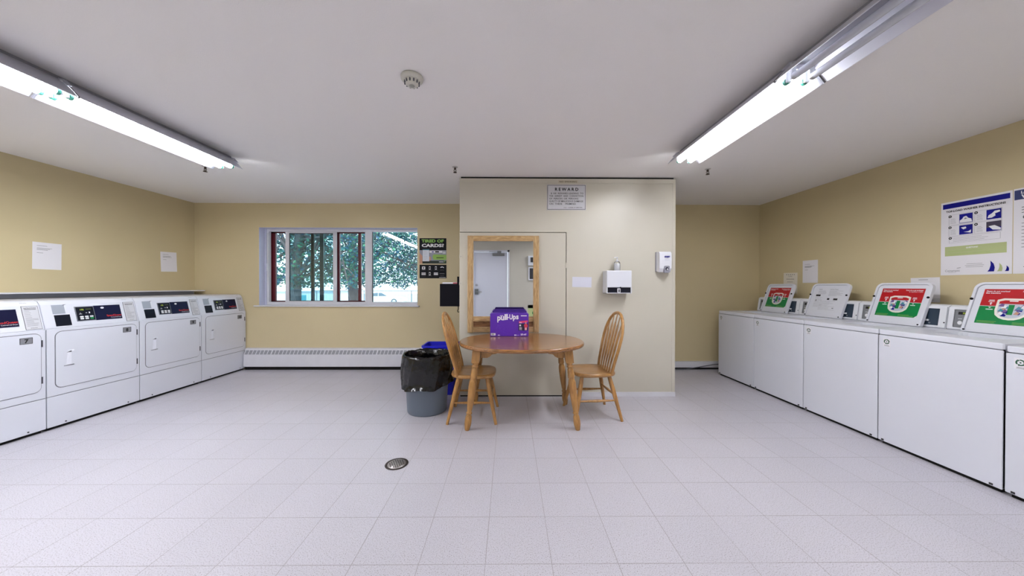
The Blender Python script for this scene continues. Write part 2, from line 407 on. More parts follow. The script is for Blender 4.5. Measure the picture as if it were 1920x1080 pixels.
# ------------------------------------------------------------------ ceiling lights (local: x across, y along, z from the ceiling down)
def light_fixture(x, y0, lit, label, length=1.205):
    t = thing('fluorescent_light', label, 'ceiling light', (x, y0, H), 0, 'twin tube ceiling lights in two rows')
    L = length; hw = .145
    pts = []
    for i in range(17):
        a = PI * i / 16; c = math.cos(a); pts.append((hw * c, -.126 + .118 * (1 - abs(c) ** 1.5)))
    inn = [(p[0] * .985, p[1] - .003) for p in pts]
    m = MB(); n = len(pts)
    RF = mat('white_reflector_enamel', (214, 214, 226), .35)
    vs = [(p[0], yy, p[1]) for yy in (0.006, L - .006) for q in (pts, inn) for p in q]
    fs = []
    for i in range(n - 1):
        fs += [(i, i + 1, 2 * n + i + 1, 2 * n + i), (n + i, 3 * n + i, 3 * n + i + 1, n + i + 1), (i, n + i, n + i + 1, i + 1), (2 * n + i, 2 * n + i + 1, 3 * n + i + 1, 3 * n + i)]
    fs += [(0, 2 * n, 3 * n, n), (n - 1, 2 * n - 1, 4 * n - 1, 3 * n - 1)]
    m.add(vs, fs, RF, True)
    build('reflector', m, t)
    EP = [(-.10, -.060), (.10, -.060), (.062, -.020), (.03, -.012), (-.03, -.012), (-.062, -.020)]
    for ey in (.0, L - .004): build('light_leak_block', MB().prism(EP, ey, ey + .004, RF), t)  # added to stop light leaking onto the ceiling; the reflector ends are open
    build('ballast_channel', MB().cbox(-.028, .028, 0, L, -.034, -.0015, mat('channel_enamel', (150, 150, 160), .5)), t)
    build('joint_rib', MB().prism([(p[0], p[1] + .001) for p in pts] + [(p[0] * .93, p[1] - .006) for p in reversed(pts)], -.004, .004, GREY), t)
    TM = mat('lit_tube_glass', (0.96, 0.975, 1.0), .4, emit=TUBE) if lit else mat('unlit_tube_glass', (196, 198, 206), .15)
    for sx in (-.05, .05):
        lt = MB().lathe([(.0185, .035), (.0185, L - .035)], (sx, 0, -.108), TM, 12, 'y')
        tb = build('tube', lt, t)
        for a, b_ in ((.018, .035), (L - .035, L - .018)):
            cap = MB(); cap.lathe([(.0188, a), (.0188, b_)], (sx, 0, -.108), mat('tube_end_cap_green', (60, 140, 120), .4) if lit else CHROME, 12, 'y'); build('end_cap', cap, tb)
        for yy in (.006, L - .018):
            build('lamp_holder', MB().cbox(sx - .014, sx + .014, yy, yy + .012, -.120, -.03, WHITEP), t, bevel=.003)
    return t
LLX, RRX = -2.735, 1.605
light_fixture(LLX, 1.985, True, 'lit twin tube light at far end of left ceiling row, nearest the window')
light_fixture(LLX, 0.775, True, 'lit twin tube light at left frame edge, nearer than its row neighbour')
light_fixture(RRX, 1.790, True, 'lit twin tube light on right half of ceiling, beside the closet top')
light_fixture(RRX, 0.580, False, 'unlit twin tube light on right half of ceiling, its tubes dark')
light_fixture(LLX, -0.435, True, 'unseen twin tube light added for fill behind the camera, dryer side')  # extra fixture added out of view to brighten the near part of the room
light_fixture(RRX, -0.630, True, 'unseen twin tube light added for fill behind the camera, washer side')  # also unseen, put in as fill light for the right half

# smoke detector and sprinklers
t = thing('smoke_detector', 'round off-white smoke detector on the ceiling left of centre', 'smoke detector', (-.587, 1.965, H))
OFFW = mat('offwhite_plastic', (206, 204, 194), .5)
build('base_plate', MB().lathe([(.062, -.001), (.066, -.004), (.064, -.018), (.05, -.024)], (0, 0, 0), OFFW, 32), t)
m = MB().lathe([(.045, -.024), (.045, -.028), (.037, -.046), (.030, -.052), (.010, -.053), (0, -.053)], (0, 0, 0), OFFW, 32)
for i in range(12):
    a = 2 * PI * i / 12; m.lathe([(.0045, -.045), (.0045, -.030)], (.042 * math.cos(a), .042 * math.sin(a), 0), GREY, 6)
build('sensor_head', m, t)
build('test_button', MB().lathe([(.016, -.054), (.014, -.057), (0, -.057)], (0, 0, 0), mat('button_rim_grey', (160, 160, 155), .5), 20), t)
for x, y, lb in ((-3.20, 3.45, 'dark sprinkler head below the left ceiling light, near the window'), (-.574, 3.44, 'dark sprinkler head just above the left corner of the closet'), (2.12, 3.46, 'dark sprinkler head right of the closet top, near the back corner')):
    t = thing('sprinkler', lb, 'sprinkler', (x, y, H), 0, 'sprinkler heads on the ceiling')
    SPM = mat('tarnished_brass', (70, 58, 50), .45, metal=.6)
    build('escutcheon', MB().lathe([(.030, -.001), (.026, -.006), (.010, -.008)], (0, 0, 0), mat('escutcheon_white', (190, 188, 188), .5), 20), t)
    m = MB().lathe([(.011, -.008), (.011, -.026), (.006, -.030)], (0, 0, 0), SPM, 12)
    for s in (-1, 1): m.tube([(s * .009, 0, -.026), (s * .014, 0, -.040), (s * .004, 0, -.056)], .003, SPM, 6)
    m.lathe([(.003, -.026), (.003, -.056)], (0, 0, 0), SPM, 8)
    build('frame', m, t)
    build('deflector', MB().lathe([(.018, -.056), (.019, -.060), (.003, -.061)], (0, 0, 0), SPM, 16), t)

# ------------------------------------------------------------------ dryers along the left wall (local x to image right, y into the machine)
def dryer(no, y0, label):
    w = .709
    t = thing('dryer', label, 'dryer', (-4.005, y0, 0), PI / 2, 'numbered white dryers along the left wall')
    prof = [(.010, .03), (.010, .884), (.060, 1.100), (.078, 1.130), (.105, 1.140), (.690, 1.140), (.690, .03)]
    m = MB(); m.prism(prof, .002, w - .002, WHITE, 'x')
    m.rect(.003, .031, w - .003, .883, mat('seam_line_grey', (120, 120, 130), .6), .0094)
    build('cabinet', m, t)
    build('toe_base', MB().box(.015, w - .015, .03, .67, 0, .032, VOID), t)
    m = MB().cbox(.0035, w - .0035, 0, .0094, .026, .2905, WHITE)
    lp = build('lower_panel', m, t, bevel=.003)
    for sx in (.12, .60): build('screw', MB().lathe([(.006, -.003), (.006, .001)], (sx, 0, .045), DGREY, 8, 'y'), lp)
    build('front_panel', MB().cbox(.0035, w - .0035, 0, .0094, .2955, .884, WHITE), t, bevel=.003)
    # door
    m = MB().prism(rrect(.0510, .3570, .6790, .8630, .0475), -.0012, .0005, GREY)
    m.prism(rrect(.0555, .3615, .6745, .8585, .043), -.0045, .0005, WHITE)
    dr = build('door', m, t)
    hm = MB(); hm.add([(.122, -.0102, .552), (.150, -.020, .556), (.170, -.020, .556), (.174, -.0102, .552), (.132, -.0102, .684), (.150, -.020, .676), (.170, -.020, .676), (.174, -.0102, .684)],
           [(0, 3, 2, 1), (4, 5, 6, 7), (0, 1, 5, 4), (1, 2, 6, 5), (2, 3, 7, 6)], WHITE)
    hm.add([(.124, -.0106, .664), (.150, -.0208, .680), (.150, -.0206, .664)], [(0, 1, 2)], GREY); hm.box(.106, .174, -.0125, -.0101, .545, .549, mat('seam_line_grey', (120, 120, 130), .6))  # grey triangle paints in the shade of the notch in the white pull
    build('handle', hm, dr, (0, .0056, 0))
    for z in (.742, .428): build('hinge', MB().cbox(.6765, .6835, -.012, -.001, z, z + .058, mat('hinge_grey', (70, 70, 78), .5)), dr, (0, .004, 0))
    n = MB().box(.553, .625, -.0112, -.0101, .782, .834, mat('number_plate_grey', (128, 128, 134), .6))
    n.ring([(.553, .782), (.625, .782), (.625, .834), (.553, .834)], [(.556, .785), (.622, .785), (.622, .831), (.556, .831)], -.0118, -.0112, INKD)
    n.text(str(no), .589, .793, .042 if no < 10 else .040, INKD, -.0121, 'CENTER', .0022 if no < 10 else .0015)
    build('number_plate', n, dr, (0, .0056, 0))
    # sloping console: panel frame leans back with the slope
    an = -math.atan2(.050, .216); L = math.hypot(.050, .216)
    c = MB(); c.cbox(.0035, w - .0035, -.004, .003, .005, L - .002, WHITE)
    cs = build('console', c, t, (0, .010, .884), (an, 0, 0), bevel=.002)
    y = -.0042
    q = MB(); q.rect(.066, .132, .149, .215, mat('coin_recess_grey', (160, 165, 176), .4), -.0046)
    q.add([(.066, -.0046, .132), (.149, -.0046, .132), (.138, -.0012, .142), (.076, -.0012, .142)], [(0, 1, 2, 3)], WHITEP)
    q.poly([(.149, .132), (.166, .215), (.149, .215)], WHITEP, -.005)
    q.poly([(.142, .207), (.168, .218), (.142, .215)], GREY, -.0052)
    build('coin_recess', q, cs)
    build('card_slot', MB().box(.070, .172, -.008, -.0041, .022, .122, NAVYD), cs)
    p = MB(); p.box(.214, .352, -.0075, -.0041, .050, .190, mat('display_bezel_grey', (120, 122, 132), .4)); p.rect(.220, .056, .348, .184, NAVYD, -.0078)
    p.text('175', .246, .152, .020, LEDY, -.0082, bold=.0004)
    p.rect(.290, .158, .330, .166, mat('led_dim_olive', (70, 80, 30), .5), -.0082)
    p.text('A', .242, .122, .014, INKW, -.0082); p.rect(.236, .116, .258, .119, INKW, -.0082)
    p.rect(.285, .125, .296, .130, INKW, -.0082); p.rect(.308, .121, .318, .136, INKW, -.0082)
    for i in range(3):
        p.prism(rrect(.238 + i * .036, .084, .264 + i * .036, .098, .005), -.0095, -.0078, INKW)
        p.prism(rrect(.238 + i * .036, .066, .264 + i * .036, .080, .005), -.0095, -.0078, GREENI if i == 2 and no == 8 else INKW)
    build('display', p, cs)
    p = MB(); p.box(.354, .566, -.0070, -.0041, .048, .192, mat('navy_fascia', (5, 5, 46), .5, spec=.25))
    p.poly(ell(.418, .168, .014, .010, 16), INKW, -.0074)
    p.text('SpeedQueen', .440, .078, .026, REDTXT, -.0075, bold=.0002, width=.122)
    p.text('Commercial Dryer', .470, .062, .014, INKW, -.0075, width=.090)
    build('brand_fascia', p, cs)
    p = MB(); p.box(.598, .694, -.0056, -.0041, .012, .215, INKD); p.rect(.600, .014, .692, .213, PAPERG, -.0058)
    p.text('INSTRUCTIONS', .646, .193, .010, INKD, -.006, 'CENTER', .0003); p.rect(.612, .184, .680, .188, INKD, -.006)
    p.lines(.610, .655, .170, .115, 5, INK, .002, -.006); p.lines(.610, .684, .104, .045, 7, INK, .0022, -.006, random.Random(2)); p.text('ENGLISH', .646, .022, .010, INKD, -.006, 'CENTER')
    build('instruction_label', p, cs)
    b = MB(); b.text('Dryer', .60, 1.118, .007, INK, .066, width=.04)
    build('top_mark', b, t)
    return t
D0 = 2.132
dryer(7, D0, 'white dryer with plate 7, nearest, cut by the left frame edge')
dryer(8, D0 + .710, 'white dryer with plate 8 and yellow lit display digits')
dryer(9, D0 + 1.420, 'white dryer with plate 9 on its door')
dryer(10, D0 + 2.130, 'white dryer with plate 10, farthest, beside the baseboard heater')
m = MB().cbox(-4.788, -4.745, -.6, 4.93, 1.142, 1.19, mat('ledge_face', (196, 196, 204), .6))
led = build('cover_board', m)
top = build('ledge_top', MB().cbox(-4.788, -4.60, -.6, 4.95, 1.190, 1.202, TRIMW), led)
tag(led, 'long thin white ledge on the left wall above the dryer tops', 'ledge')

# ------------------------------------------------------------------ washers along the right wall
def recycle_mark(q, cx, cz, r, m, y):
    for k in range(3):
        a0 = math.radians(100 + 120 * k); a1 = a0 - math.radians(88)
        P = [(cx + r * math.cos(a0 + (a1 - a0) * i / 6) * 1.05, cz + r * math.sin(a0 + (a1 - a0) * i / 6)) for i in range(7)]
        Q = [(cx + .62 * r * math.cos(a0 + (a1 - a0) * i / 6) * 1.05, cz + .62 * r * math.sin(a0 + (a1 - a0) * i / 6)) for i in range(7)]
        for i in range(6): q.poly([P[i], P[i + 1], Q[i + 1], Q[i]], m, y)
        q.poly([(cx + 1.2 * r * math.cos(a1), cz + 1.2 * r * math.sin(a1)), (cx + .45 * r * math.cos(a1), cz + .45 * r * math.sin(a1)), (cx + .85 * r * math.cos(a1 - .5), cz + .85 * r * math.sin(a1 - .5))], m, y)
    q.poly(ell(cx, cz, r * .22, r * .22, 10), m, y)
def washer(i, yhi, label, kind, top=.925, seam=.883, x=3.026, mark=True):
    w = .677
    t = thing('washer', label, 'washer', (x, yhi, 0), -PI / 2, 'white top loading washers along the right wall')
    m = MB(); m.box(.004, .014, .0096, .735, .03, seam + .004, WHITE).box(w - .014, w - .004, .0096, .735, .03, seam + .004, WHITE).box(.014, w - .014, .725, .735, .03, seam + .004, WHITE).box(.014, w - .014, .0096, .735, .03, .04, WHITE).box(.004, w - .004, .0096, .018, .032, seam + .004, mat('seam_line_grey', (120, 120, 130), .6))
    build('cabinet', m, t)
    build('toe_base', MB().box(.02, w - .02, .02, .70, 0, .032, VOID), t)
    fp = build('front_panel', MB().cbox(.0032, w - .0032, 0, .0096, .024, seam - .003, WHITE), t, bevel=.004, seg=3)
    for cx in (.03, w - .055): build('foot_clip', MB().box(cx, cx + .015, -.004, 0, .030, .042, DGREY), fp)
    if mark:
        q = MB().box(.036, .086, -.0006, -.0001, seam - .092, seam - .026, PAPER)
        recycle_mark(q, .061, seam - .052, .019, GREEND, -.0009)
        q.rect(.046, seam - .082, .076, seam - .079, INK, -.0009); q.rect(.044, seam - .088, .080, seam - .086, INK, -.0009)
        build('recycling_sticker', q, fp)
    # top deck with the loading opening
    z0, z1 = seam + .002, top; ox0, ox1, oy0, oy1 = .160, .520, .200, .470
    m = MB()
    out = rrect(.003, .001, w - .003, .735, .012, 4); 
    inn = rrect(ox0, oy0, ox1, oy1, .06, 4)
    m.ring(out, inn, z0, z1, WHITE, 'z')
    build('top_deck', m, t, bevel=.005)
    m = MB(); n = len(inn); tubp = [(p[0], p[1], zz) for zz in (z0 + .0005, .80) for p in inn]
    m.add(tubp, [(j, (j + 1) % n, n + (j + 1) % n, n + j) for j in range(n)], mat('tub_white', (226, 228, 234), .35), True); m.add([(p[0], p[1], .80) for p in inn], [tuple(range(n))], mat('tub_white', (226, 228, 234), .35))
    build('tub', m, t)
    # raised lid, leaning back
    an = -math.atan2(.125, .375)
    lw0, lw1, lh = .125, .555, .398
    m = MB().prism(rrect(lw0, 0, lw1, lh, .050, 6, .014), .006, .022, WHITE)
    o = rrect(lw0, 0, lw1, lh, .050, 6, .014); ii = rrect(lw0 + .016, .010, lw1 - .016, lh - .016, .040, 6, .008)
    m.ring(o, ii, -.004, .006, WHITE)
    ii2 = rrect(lw0 + .018, .012, lw1 - .018, lh - .018, .038, 6, .008)
    m.ring(ii, ii2, .0035, .0055, mat('lid_groove_grey', (150, 150, 160), .6))
    lid = build('lid', m, t, (0, .504, top + .004), (an, 0, 0), bevel=.003)
    for bx in (lw0 + .008, lw1 - .008):
        build('bumper', MB().lathe([(.009, -.010), (.009, -.003)], (bx, 0, .262), BLACK, 10, 'y'), lid)
        build('hinge_pin', MB().lathe([(.006, -.008), (.006, -.003)], (bx + (.01 if bx < .3 else -.01), 0, .014), BLACK, 8, 'y'), lid)
    if kind == 'colour':
        q = MB(); x0, x1, zb, zs, zt = lw0 + .055, lw1 - .050, .075, .212, .345
        RD = mat('sticker_red', (178, 26, 34), .3) ; GN = mat('sticker_green', (8, 128, 66), .3)
        q.rect(x0, zb, x1, zs, GN, .0050); q.rect(x0, zs, x1, zt, RD, .0050); q.rect(x0, zs - .0015, x1, zs + .0015, INKW, .0046)
        q.poly([(x1, zb), (x1 - .02, zb), (x1, zb + .02)], PAPER, .0044)
        q.text('Please do not overload', x0 + .012, zt - .022, .015, INKW, .0044, bold=.0004, width=.115); q.text('the machine', x0 + .012, zt - .036, .015, INKW, .0044, bold=.0004, width=.075)
        q.text('Priere de ne pas surcharger', x1 - .012 - .125, zt - .022, .015, INKW, .0044, bold=.0004, width=.125); q.text('la machine a laver', x1 - .012 - .10, zt - .036, .015, INKW, .0044, width=.10)
        cx = (x0 + x1) / 2
        sh = [(cx - .080, .262), (cx - .050, .274), (cx + .050, .274), (cx + .080, .262), (cx + .080, .180), (cx + .072, .146), (cx + .050, .124), (cx + .026, .113), (cx, .110), (cx - .026, .113), (cx - .050, .124), (cx - .072, .146), (cx - .080, .180)]
        q.poly([(p[0], p[1]) for p in sh], mat('sticker_cream', (235, 232, 222), .4), .0042)
        i2 = [((p[0] - cx) * .84 + cx, (p[1] - .195) * .82 + .195) for p in sh]
        q.poly(i2, mat('sticker_grey', (196, 200, 212), .4), .0038)
        q.poly([i2[0], i2[1], i2[2], i2[3], (i2[3][0], .232), (i2[0][0], .232)], RD, .0036); q.rect(cx - .02, .250, cx + .02, .257, INKW, .0032)
        q.rect(cx - .018, .150, cx + .010, .226, GN, .0034)
        R = random.Random(11)
        for k in range(20):
            a, b_ = cx + (-1) ** k * R.uniform(.026, .052), R.uniform(.146, .222)
            q.poly([(a + q_[0], b_ + q_[1]) for q_ in ((-.014, -.010), (.004 + R.uniform(0, .010), -.012), (.014, R.uniform(-.002, .010)), (-.002, .013))], (BLUEI, SKIN, INKW, mat('sticker_teal', (70, 140, 160), .5), mat('sticker_violet', (110, 80, 140), .5))[k % 5], .0032 - .00005 * k)
        for s in (-1, 1):
            ax = cx + s * .108; q.rect(ax - .014, .255, ax + .014, .260, INKW, .0044); q.rect(ax - .016, .245, ax + .016, .249, INKW, .0044)
            q.poly([(ax - .008, .234), (ax, .242), (ax + .008, .234)], INKW, .0044); q.rect(ax - .003, .222, ax + .003, .236, INKW, .0044); q.poly([(ax - .008, .205), (ax + .008, .205), (ax, .196)], INKW, .0044); q.rect(ax - .018, .184, ax + .018, .190, INKW, .0044)
        q.lines(x0 + .01, x0 + .11, .094, .084, 2, LIME, .0025, .0044, R); q.lines(x1 - .14, x1 - .02, .094, .084, 2, LIME, .0025, .0044, R)
        build('loading_sticker', q, lid)
    else:
        q = MB(); R = random.Random(5)
        q.rect(lw0 + .05, .06, lw1 - .05, .35, mat('lid_print_white', (222, 224, 232), .5), .0054)
        q.text('WASHER', lw0 + .085, .325, .012, INKD, .0048, width=.04); q.text('INSTRUCTIONS', lw0 + .215, .325, .012, INKD, .0048, width=.09)
        q.lines(lw0 + .085, lw0 + .19, .312, .275, 5, INK, .0016, .0048, R); q.lines(lw0 + .215, lw1 - .06, .312, .255, 7, INK, .0016, .0048, R)
        q.rect(lw0 + .07, .245, lw0 + .125, .266, INKD, .0048); q.rect(lw0 + .215, .205, lw0 + .240, .225, INKD, .0046); q.rect(lw0 + .285, .205, lw0 + .330, .225, INKD, .0046)
        q.lines(lw0 + .07, lw0 + .18, .230, .12, 10, INK, .0014, .0048, R); q.lines(lw0 + .14, lw1 - .10, .19, .09, 9, INK, .0014, .0050, R)
        q.rect(lw0 + .085, .185, lw0 + .092, .205, INKD, .0046); q.rect(lw0 + .30, .105, lw0 + .318, .114, INK, .0046)
        build('printed_instructions', q, lid)
    # rear console
    m = MB(); m.prism([(.566, top), (.592, top + .185), (.610, top + .196), (.762, top + .196), (.762, top)], .004, w - .004, WHITEP, 'x')
    cs = build('console', m, t, bevel=.004)
    an = -math.atan2(.026, .185)
    m = MB(); m.ring([(.006, .006), (.33, .006), (.33, .182), (.006, .182)], [(.038, .022), (.30, .022), (.30, .164), (.038, .164)], -.010, 0, WHITEP)
    m.ring([(.36, .006), (w - .006, .006), (w - .006, .182), (.36, .182)], [(.385, .022), (w - .050, .022), (w - .050, .164), (.385, .164)], -.010, 0, WHITEP)
    fr = build('console_frame', m, cs, (0, .565, top), (an, 0, 0), bevel=.002)
    q = MB(); q.rect(.038, .022, .30, .164, INKD, -.0030); q.rect(.041, .025, .297, .161, mat('control_panel_grey', (128, 130, 134), .4), -.0034)
    q.rect(.060, .125, .135, .148, INKD, -.0040); q.text('75', .085, .130, .018, LEDY, -.0044, bold=.0004)
    for j in range(5): q.poly(ell(.075 + j * .045, .060, .014, .016, 14), INKW if j % 2 == 0 else PAPERG, -.0040); q.rect(.062 + j * .045, .090, .086 + j * .045, .094, INKW, -.004)
    build('control_panel', q, fr)
    q = MB(); q.rect(.385, .022, w - .050, .164, mat('coin_panel_slate', (44, 58, 74), .35), -.0030)
    q.box(w - .215, w - .115, -.012, -.003, .055, .070, INKW); q.poly(ell(w - .165, .040, .022, .010, 16), INKW, -.0036); q.lathe([(.007, -.006), (.007, -.003)], (w - .11, 0, .040), CHROME, 10, 'y')
    build('coin_panel', q, fr)
    q = MB()
    q.lathe([(.005, -.013), (.005, -.010)], (w - .012, 0, .05), DGREY, 8, 'y'); build('screw', q, cs, (0, .565, top), (an, 0, 0))
    return t
Y5 = 4.665
washer(1, Y5, 'farthest washer, red and green sticker in its raised lid, at back corner', 'colour')
washer(2, Y5 - .677, 'washer whose raised lid has plain black printed instructions, no coloured sticker', 'print')
washer(3, Y5 - 1.354, 'washer with whole red and green lid sticker, right of the plain lid', 'colour')
washer(4, Y5 - 2.031, 'washer with red and green sticker on lid, lid cut by right frame edge', 'colour')
washer(5, Y5 - 2.712, 'nearest washer, only a strip of its front shows at right frame edge', 'print', top=.914, seam=.874)

# ------------------------------------------------------------------ baseboard heater under the window
HX0, HX1 = -4.0 + .012, -0.575
t = thing('baseboard_heater', 'long low white baseboard heater under the window', 'heater', (HX0, YB - .001, 0))
w = HX1 - HX0
prof = [(0, .052), (-.078, .052), (-.082, .066), (-.078, .225), (-.050, .312), (-.040, .322), (0, .326)]
m = MB(); m.prism(prof, 0, w, TRIMW, 'x')
build('cover', m, t)
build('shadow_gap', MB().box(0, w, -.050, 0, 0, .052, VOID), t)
an = -math.atan2(.028, .087)
g = MB(); g.rect(0, .008, w, .080, mat('heater_fin_grey', (146, 148, 154), .5), -.0006)
n = int(w / .0565)
for i in range(n + 1):
    x = i * .0565; ww = .019 if i % 14 == 7 else .0115
    if x + .014 + ww > w: break
    g.poly([(x, .008), (x + ww, .008), (x + ww + .014, .080), (x + .014, .080)], TRIMW, -.0022)
g.rect(0, .074, w, .084, TRIMW, -.003); g.rect(0, .004, w, .012, TRIMW, -.003)
build('grille', g, t, (0, -.078, .225), (an, 0, 0))

# ------------------------------------------------------------------ things on the closet front
t = thing('mirror', 'oak framed wall mirror behind the table, reflecting a white door', 'mirror', (-.476, KY - .003, .738))
FW, FH = .816, 1.108
for x0, nm in ((0, 'frame_stile'), (FW - .066, 'frame_stile')):
    m = MB().cbox(x0, x0 + .066, -.034, 0, 0, FH, OAKF); build(nm, m, t, bevel=.006)
    m = MB().cbox(x0 + (.040 if x0 == 0 else .012), x0 + (.054 if x0 == 0 else .026), -.039, -.030, .01, FH - .01, OAKF); build('moulding', m, t, bevel=.004)
build('frame_rail', MB().cbox(.066, FW - .066, -.034, 0, FH - .062, FH, OAKH), t, bevel=.005)
build('frame_rail', MB().cbox(.066, FW - .066, -.034, 0, .128, .186, OAKH), t, bevel=.005)
build('frame_rail', MB().cbox(.066, FW - .066, -.034, 0, .006, .066, OAKH), t, bevel=.005)
build('recessed_panel', MB().cbox(.066, FW - .066, -.012, 0, .066, .128, wood_mat('oak_dark_panel', (118, 78, 44), (152, 106, 64), (1.3, 9, 9), .5, .05, 8)), t)
build('mirror_glass', MB().box(.060, FW - .060, -.018, -.006, .180, FH - .056, mat('mirror_silver', (225, 228, 232), .0, metal=1.0)), t)

def fill(m):
    m.ring([(.006, .006), (.443, .006), (.443, .287), (.006, .287)], [(.010, .010), (.439, .010), (.439, .283), (.010, .283)], -.0008, -.0002, INKD)
    m.text('R E W A R D', .090, .222, .048, INKD, bold=.0016, width=.270)
    for i, (s, x, w) in enumerate((('$ 100  REWARD LEADING  TO', .044, .375), ('THE  ARREST  AND  CONVICTION', .026, .393), ('OF  PERSON  OR  PERSONS', .026, .335), ('GUILTY OF MALICIOUS DAMAGE', .024, .392), ('ON  THESE    PREMISES', .026, .305))):
        m.text(s, x, .182 - i * .030, .027, INKD, bold=.0002, width=w)
    m.text('P.C.C. - 13  BOARD  OF  DIRECTORS', .195, .024, .016, INKD, bold=.0002, width=.210)
wall_sheet('reward_sign', .449, .293, (.432, KY - .0035, 2.147), 0, 'white sign with black border reading REWARD, high on the closet', 'sign', fill, PAPERG, .003)
m = MB().cbox(0, .225, 0, .0008, 0, .030, mat('clear_label', (200, 190, 168), .4)); m.text('NO SMOKING', .012, .004, .026, INKD, width=.20)
tag(build('no_smoking_label', m, None, (.560, KY - .007, 2.459)), 'small strip label reading NO SMOKING above the reward sign', 'label')
wall_sheet('blank_card', .222, .118, (.726, KY - .0016, 1.262), 0, 'blank pale card on the closet, left of the towel dispenser', 'card', lambda m: None, mat('card_white', (214, 216, 230), .6), .0015, .02)

t = thing('paper_towel_dispenser', 'white metal paper towel dispenser with dark slot on the closet', 'towel dispenser', (1.078, KY, 1.192))
m = MB(); m.cbox(0, .278, -.158, -.001, .066, .253, WHITE); build('cover', m, t, bevel=.006)
m = MB(); m.cbox(0, .010, -.158, -.001, 0, .068, WHITE); m.cbox(.268, .278, -.158, -.001, 0, .068, WHITE); m.cbox(0, .278, -.150, -.001, 0, .008, WHITE); build('lower_tray', m, t, bevel=.002)
build('slot', MB().box(.010, .268, -.145, -.004, .008, .066, NAVYD), t)
build('lever', MB().cbox(.118, .150, -.168, -.150, .006, .056, WHITEP).box(.126, .142, -.170, -.168, .014, .046, GREY), t, bevel=.003)
build('lock', MB().lathe([(.007, -.165), (.007, -.158)], (.152, 0, .066), BLACK, 10, 'y'), t)
CLR = glass_mat('clear_plastic', (.985, .99, 1.0), .9)
t = thing('pump_bottle', 'small clear pump bottle on top of the towel dispenser', 'bottle', (1.218, KY - .080, 1.4455))
build('bottle', MB().lathe([(.032, 0.0), (.035, .006), (.035, .085), (.028, .102), (.012, .110)], (0, 0, 0), CLR, 24), t)
build('gel', MB().lathe([(.031, .003), (.032, .008), (.032, .082), (.0, .082)], (0, 0, 0), mat('pale_gel', (240, 241, 245), .3), 20), t)
m = MB().lathe([(.014, .108), (.014, .122), (.005, .124), (.005, .145), (.010, .146), (.010, .156), (0, .157)], (0, 0, 0), WHITEP, 16); m.tube([(0, 0, .151), (-.03, -.012, .151), (-.036, -.014, .143)], .004, WHITEP, 8)
build('pump', m, t)
t = thing('soap_dispenser', 'white wall soap dispenser at the right corner of the closet', 'soap dispenser', (1.690, KY, 1.420))
m = MB(); m.prism([(0, .03), (-.075, .012), (-.10, .055), (-.104, .15), (-.098, .225), (-.082, .243), (-.001, .243), (-.001, .03)], 0, .135, WHITEP, 'x'); build('cover', m, t, bevel=.010, seg=3)
build('back_plate', MB().cbox(-.006, .141, -.022, -.001, .02, .246, mat('backplate_grey', (150, 150, 158), .5)), t, bevel=.004)
m = MB().prism(rrect(.050, .004, .110, .082, .012), -.112, -.085, mat('push_bar_grey', (140, 140, 152), .4)); m.poly(ell(.080, .048, .018, .018, 18), NAVYD, -.1125); m.poly(ell(.084, .044, .010, .010, 12), PAPERG, -.113); build('push_bar', m, t)
m = MB(); m.text('GOJO', .050, .176, .026, BLUEI, -.106, bold=.0016, width=.062, shear=.3); m.rect(.054, .162, .104, .164, INK, -.106); m.rect(.058, .148, .112, .1495, INK, -.106); build('logo', m, t)
# black holder on the closet's left side, with papers, strap and hook
t = thing('document_holder', 'black document holder hung at the closet left edge, right of the window', 'holder', (KX0 - .002, KY + .06, 1.035))
build('holder_body', MB().cbox(-.232, 0, -.03, .10, 0, .262, BLACK), t, bevel=.004)
m = MB().cbox(-.205, -.02, .0, .01, .262, .280, PAPER); m.cbox(-.215, -.05, .02, .03, .262, .276, PAPERG); m.box(-.085, -.035, -.001, 0, .264, .276, REDI); build('papers', m, t)
build('strap', MB().cbox(-.028, -.006, -.052, -.035, 0, .345, BLACK), t)
build('hook', MB().tube([(-.015, -.045, .0), (-.016, -.045, -.03), (-.024, -.047, -.052), (-.018, -.050, -.066), (-.004, -.050, -.062)], .005, BLACK, 8), t)

# ------------------------------------------------------------------ posters and sheets on the walls
def f_tired(m):
    m.rect(0, 0, .412, .388, mat('poster_charcoal', (14, 15, 24), .6, spec=.2)); W2 = .412
    m.text('TIRED OF', .035, .325, .062, mat('poster_green_text', (140, 190, 90), .6), bold=.003, width=.34); m.text('CARDS?', .035, .255, .066, INKW, bold=.003, width=.34)
    m.rect(0, .04, W2, .205, mat('poster_photo_grey', (150, 152, 165), .6), -.0008); m.rect(.15, .165, .35, .195, PAPER, -.0012); m.rect(.24, .170, .30, .190, INKD, -.0016); m.rect(.19, .172, .22, .186, BLUEI, -.0016); m.rect(.355, .150, .40, .185, PAPERG, -.0012)
    m.rect(0, 0, W2, .045, mat('poster_dark_green', (24, 44, 36), .6), -.0012); m.poly([(0, 0), (.045, 0), (.05, .11), (0, .17)], SKIN, -.0014)
    m.poly([(.20, .115), (.215, .06), (.40, .055), (.412, .065), (.412, .135), (.22, .14)], LIME, -.0014); m.rect(.26, .085, .37, .095, INKD, -.0018)
    m.poly(rrect(.045, .020, .155, .225, .008), INKD, -.0018); m.rect(.049, .035, .151, .205, mat('phone_screen', (210, 215, 226), .4), -.0022); m.rect(.049, .205, .151, .218, mat('phone_teal', (50, 130, 140), .4), -.0022)
    m.lines(.065, .135, .185, .06, 6, INK, .002, -.0026); m.poly(ell(.160, .075, .016, .035, 12), SKIN, -.0020); m.rect(.30, .022, .37, .030, INKW, -.0018); m.poly([(.375, .022), (.39, .022), (.39, .045)], LIME, -.0018)
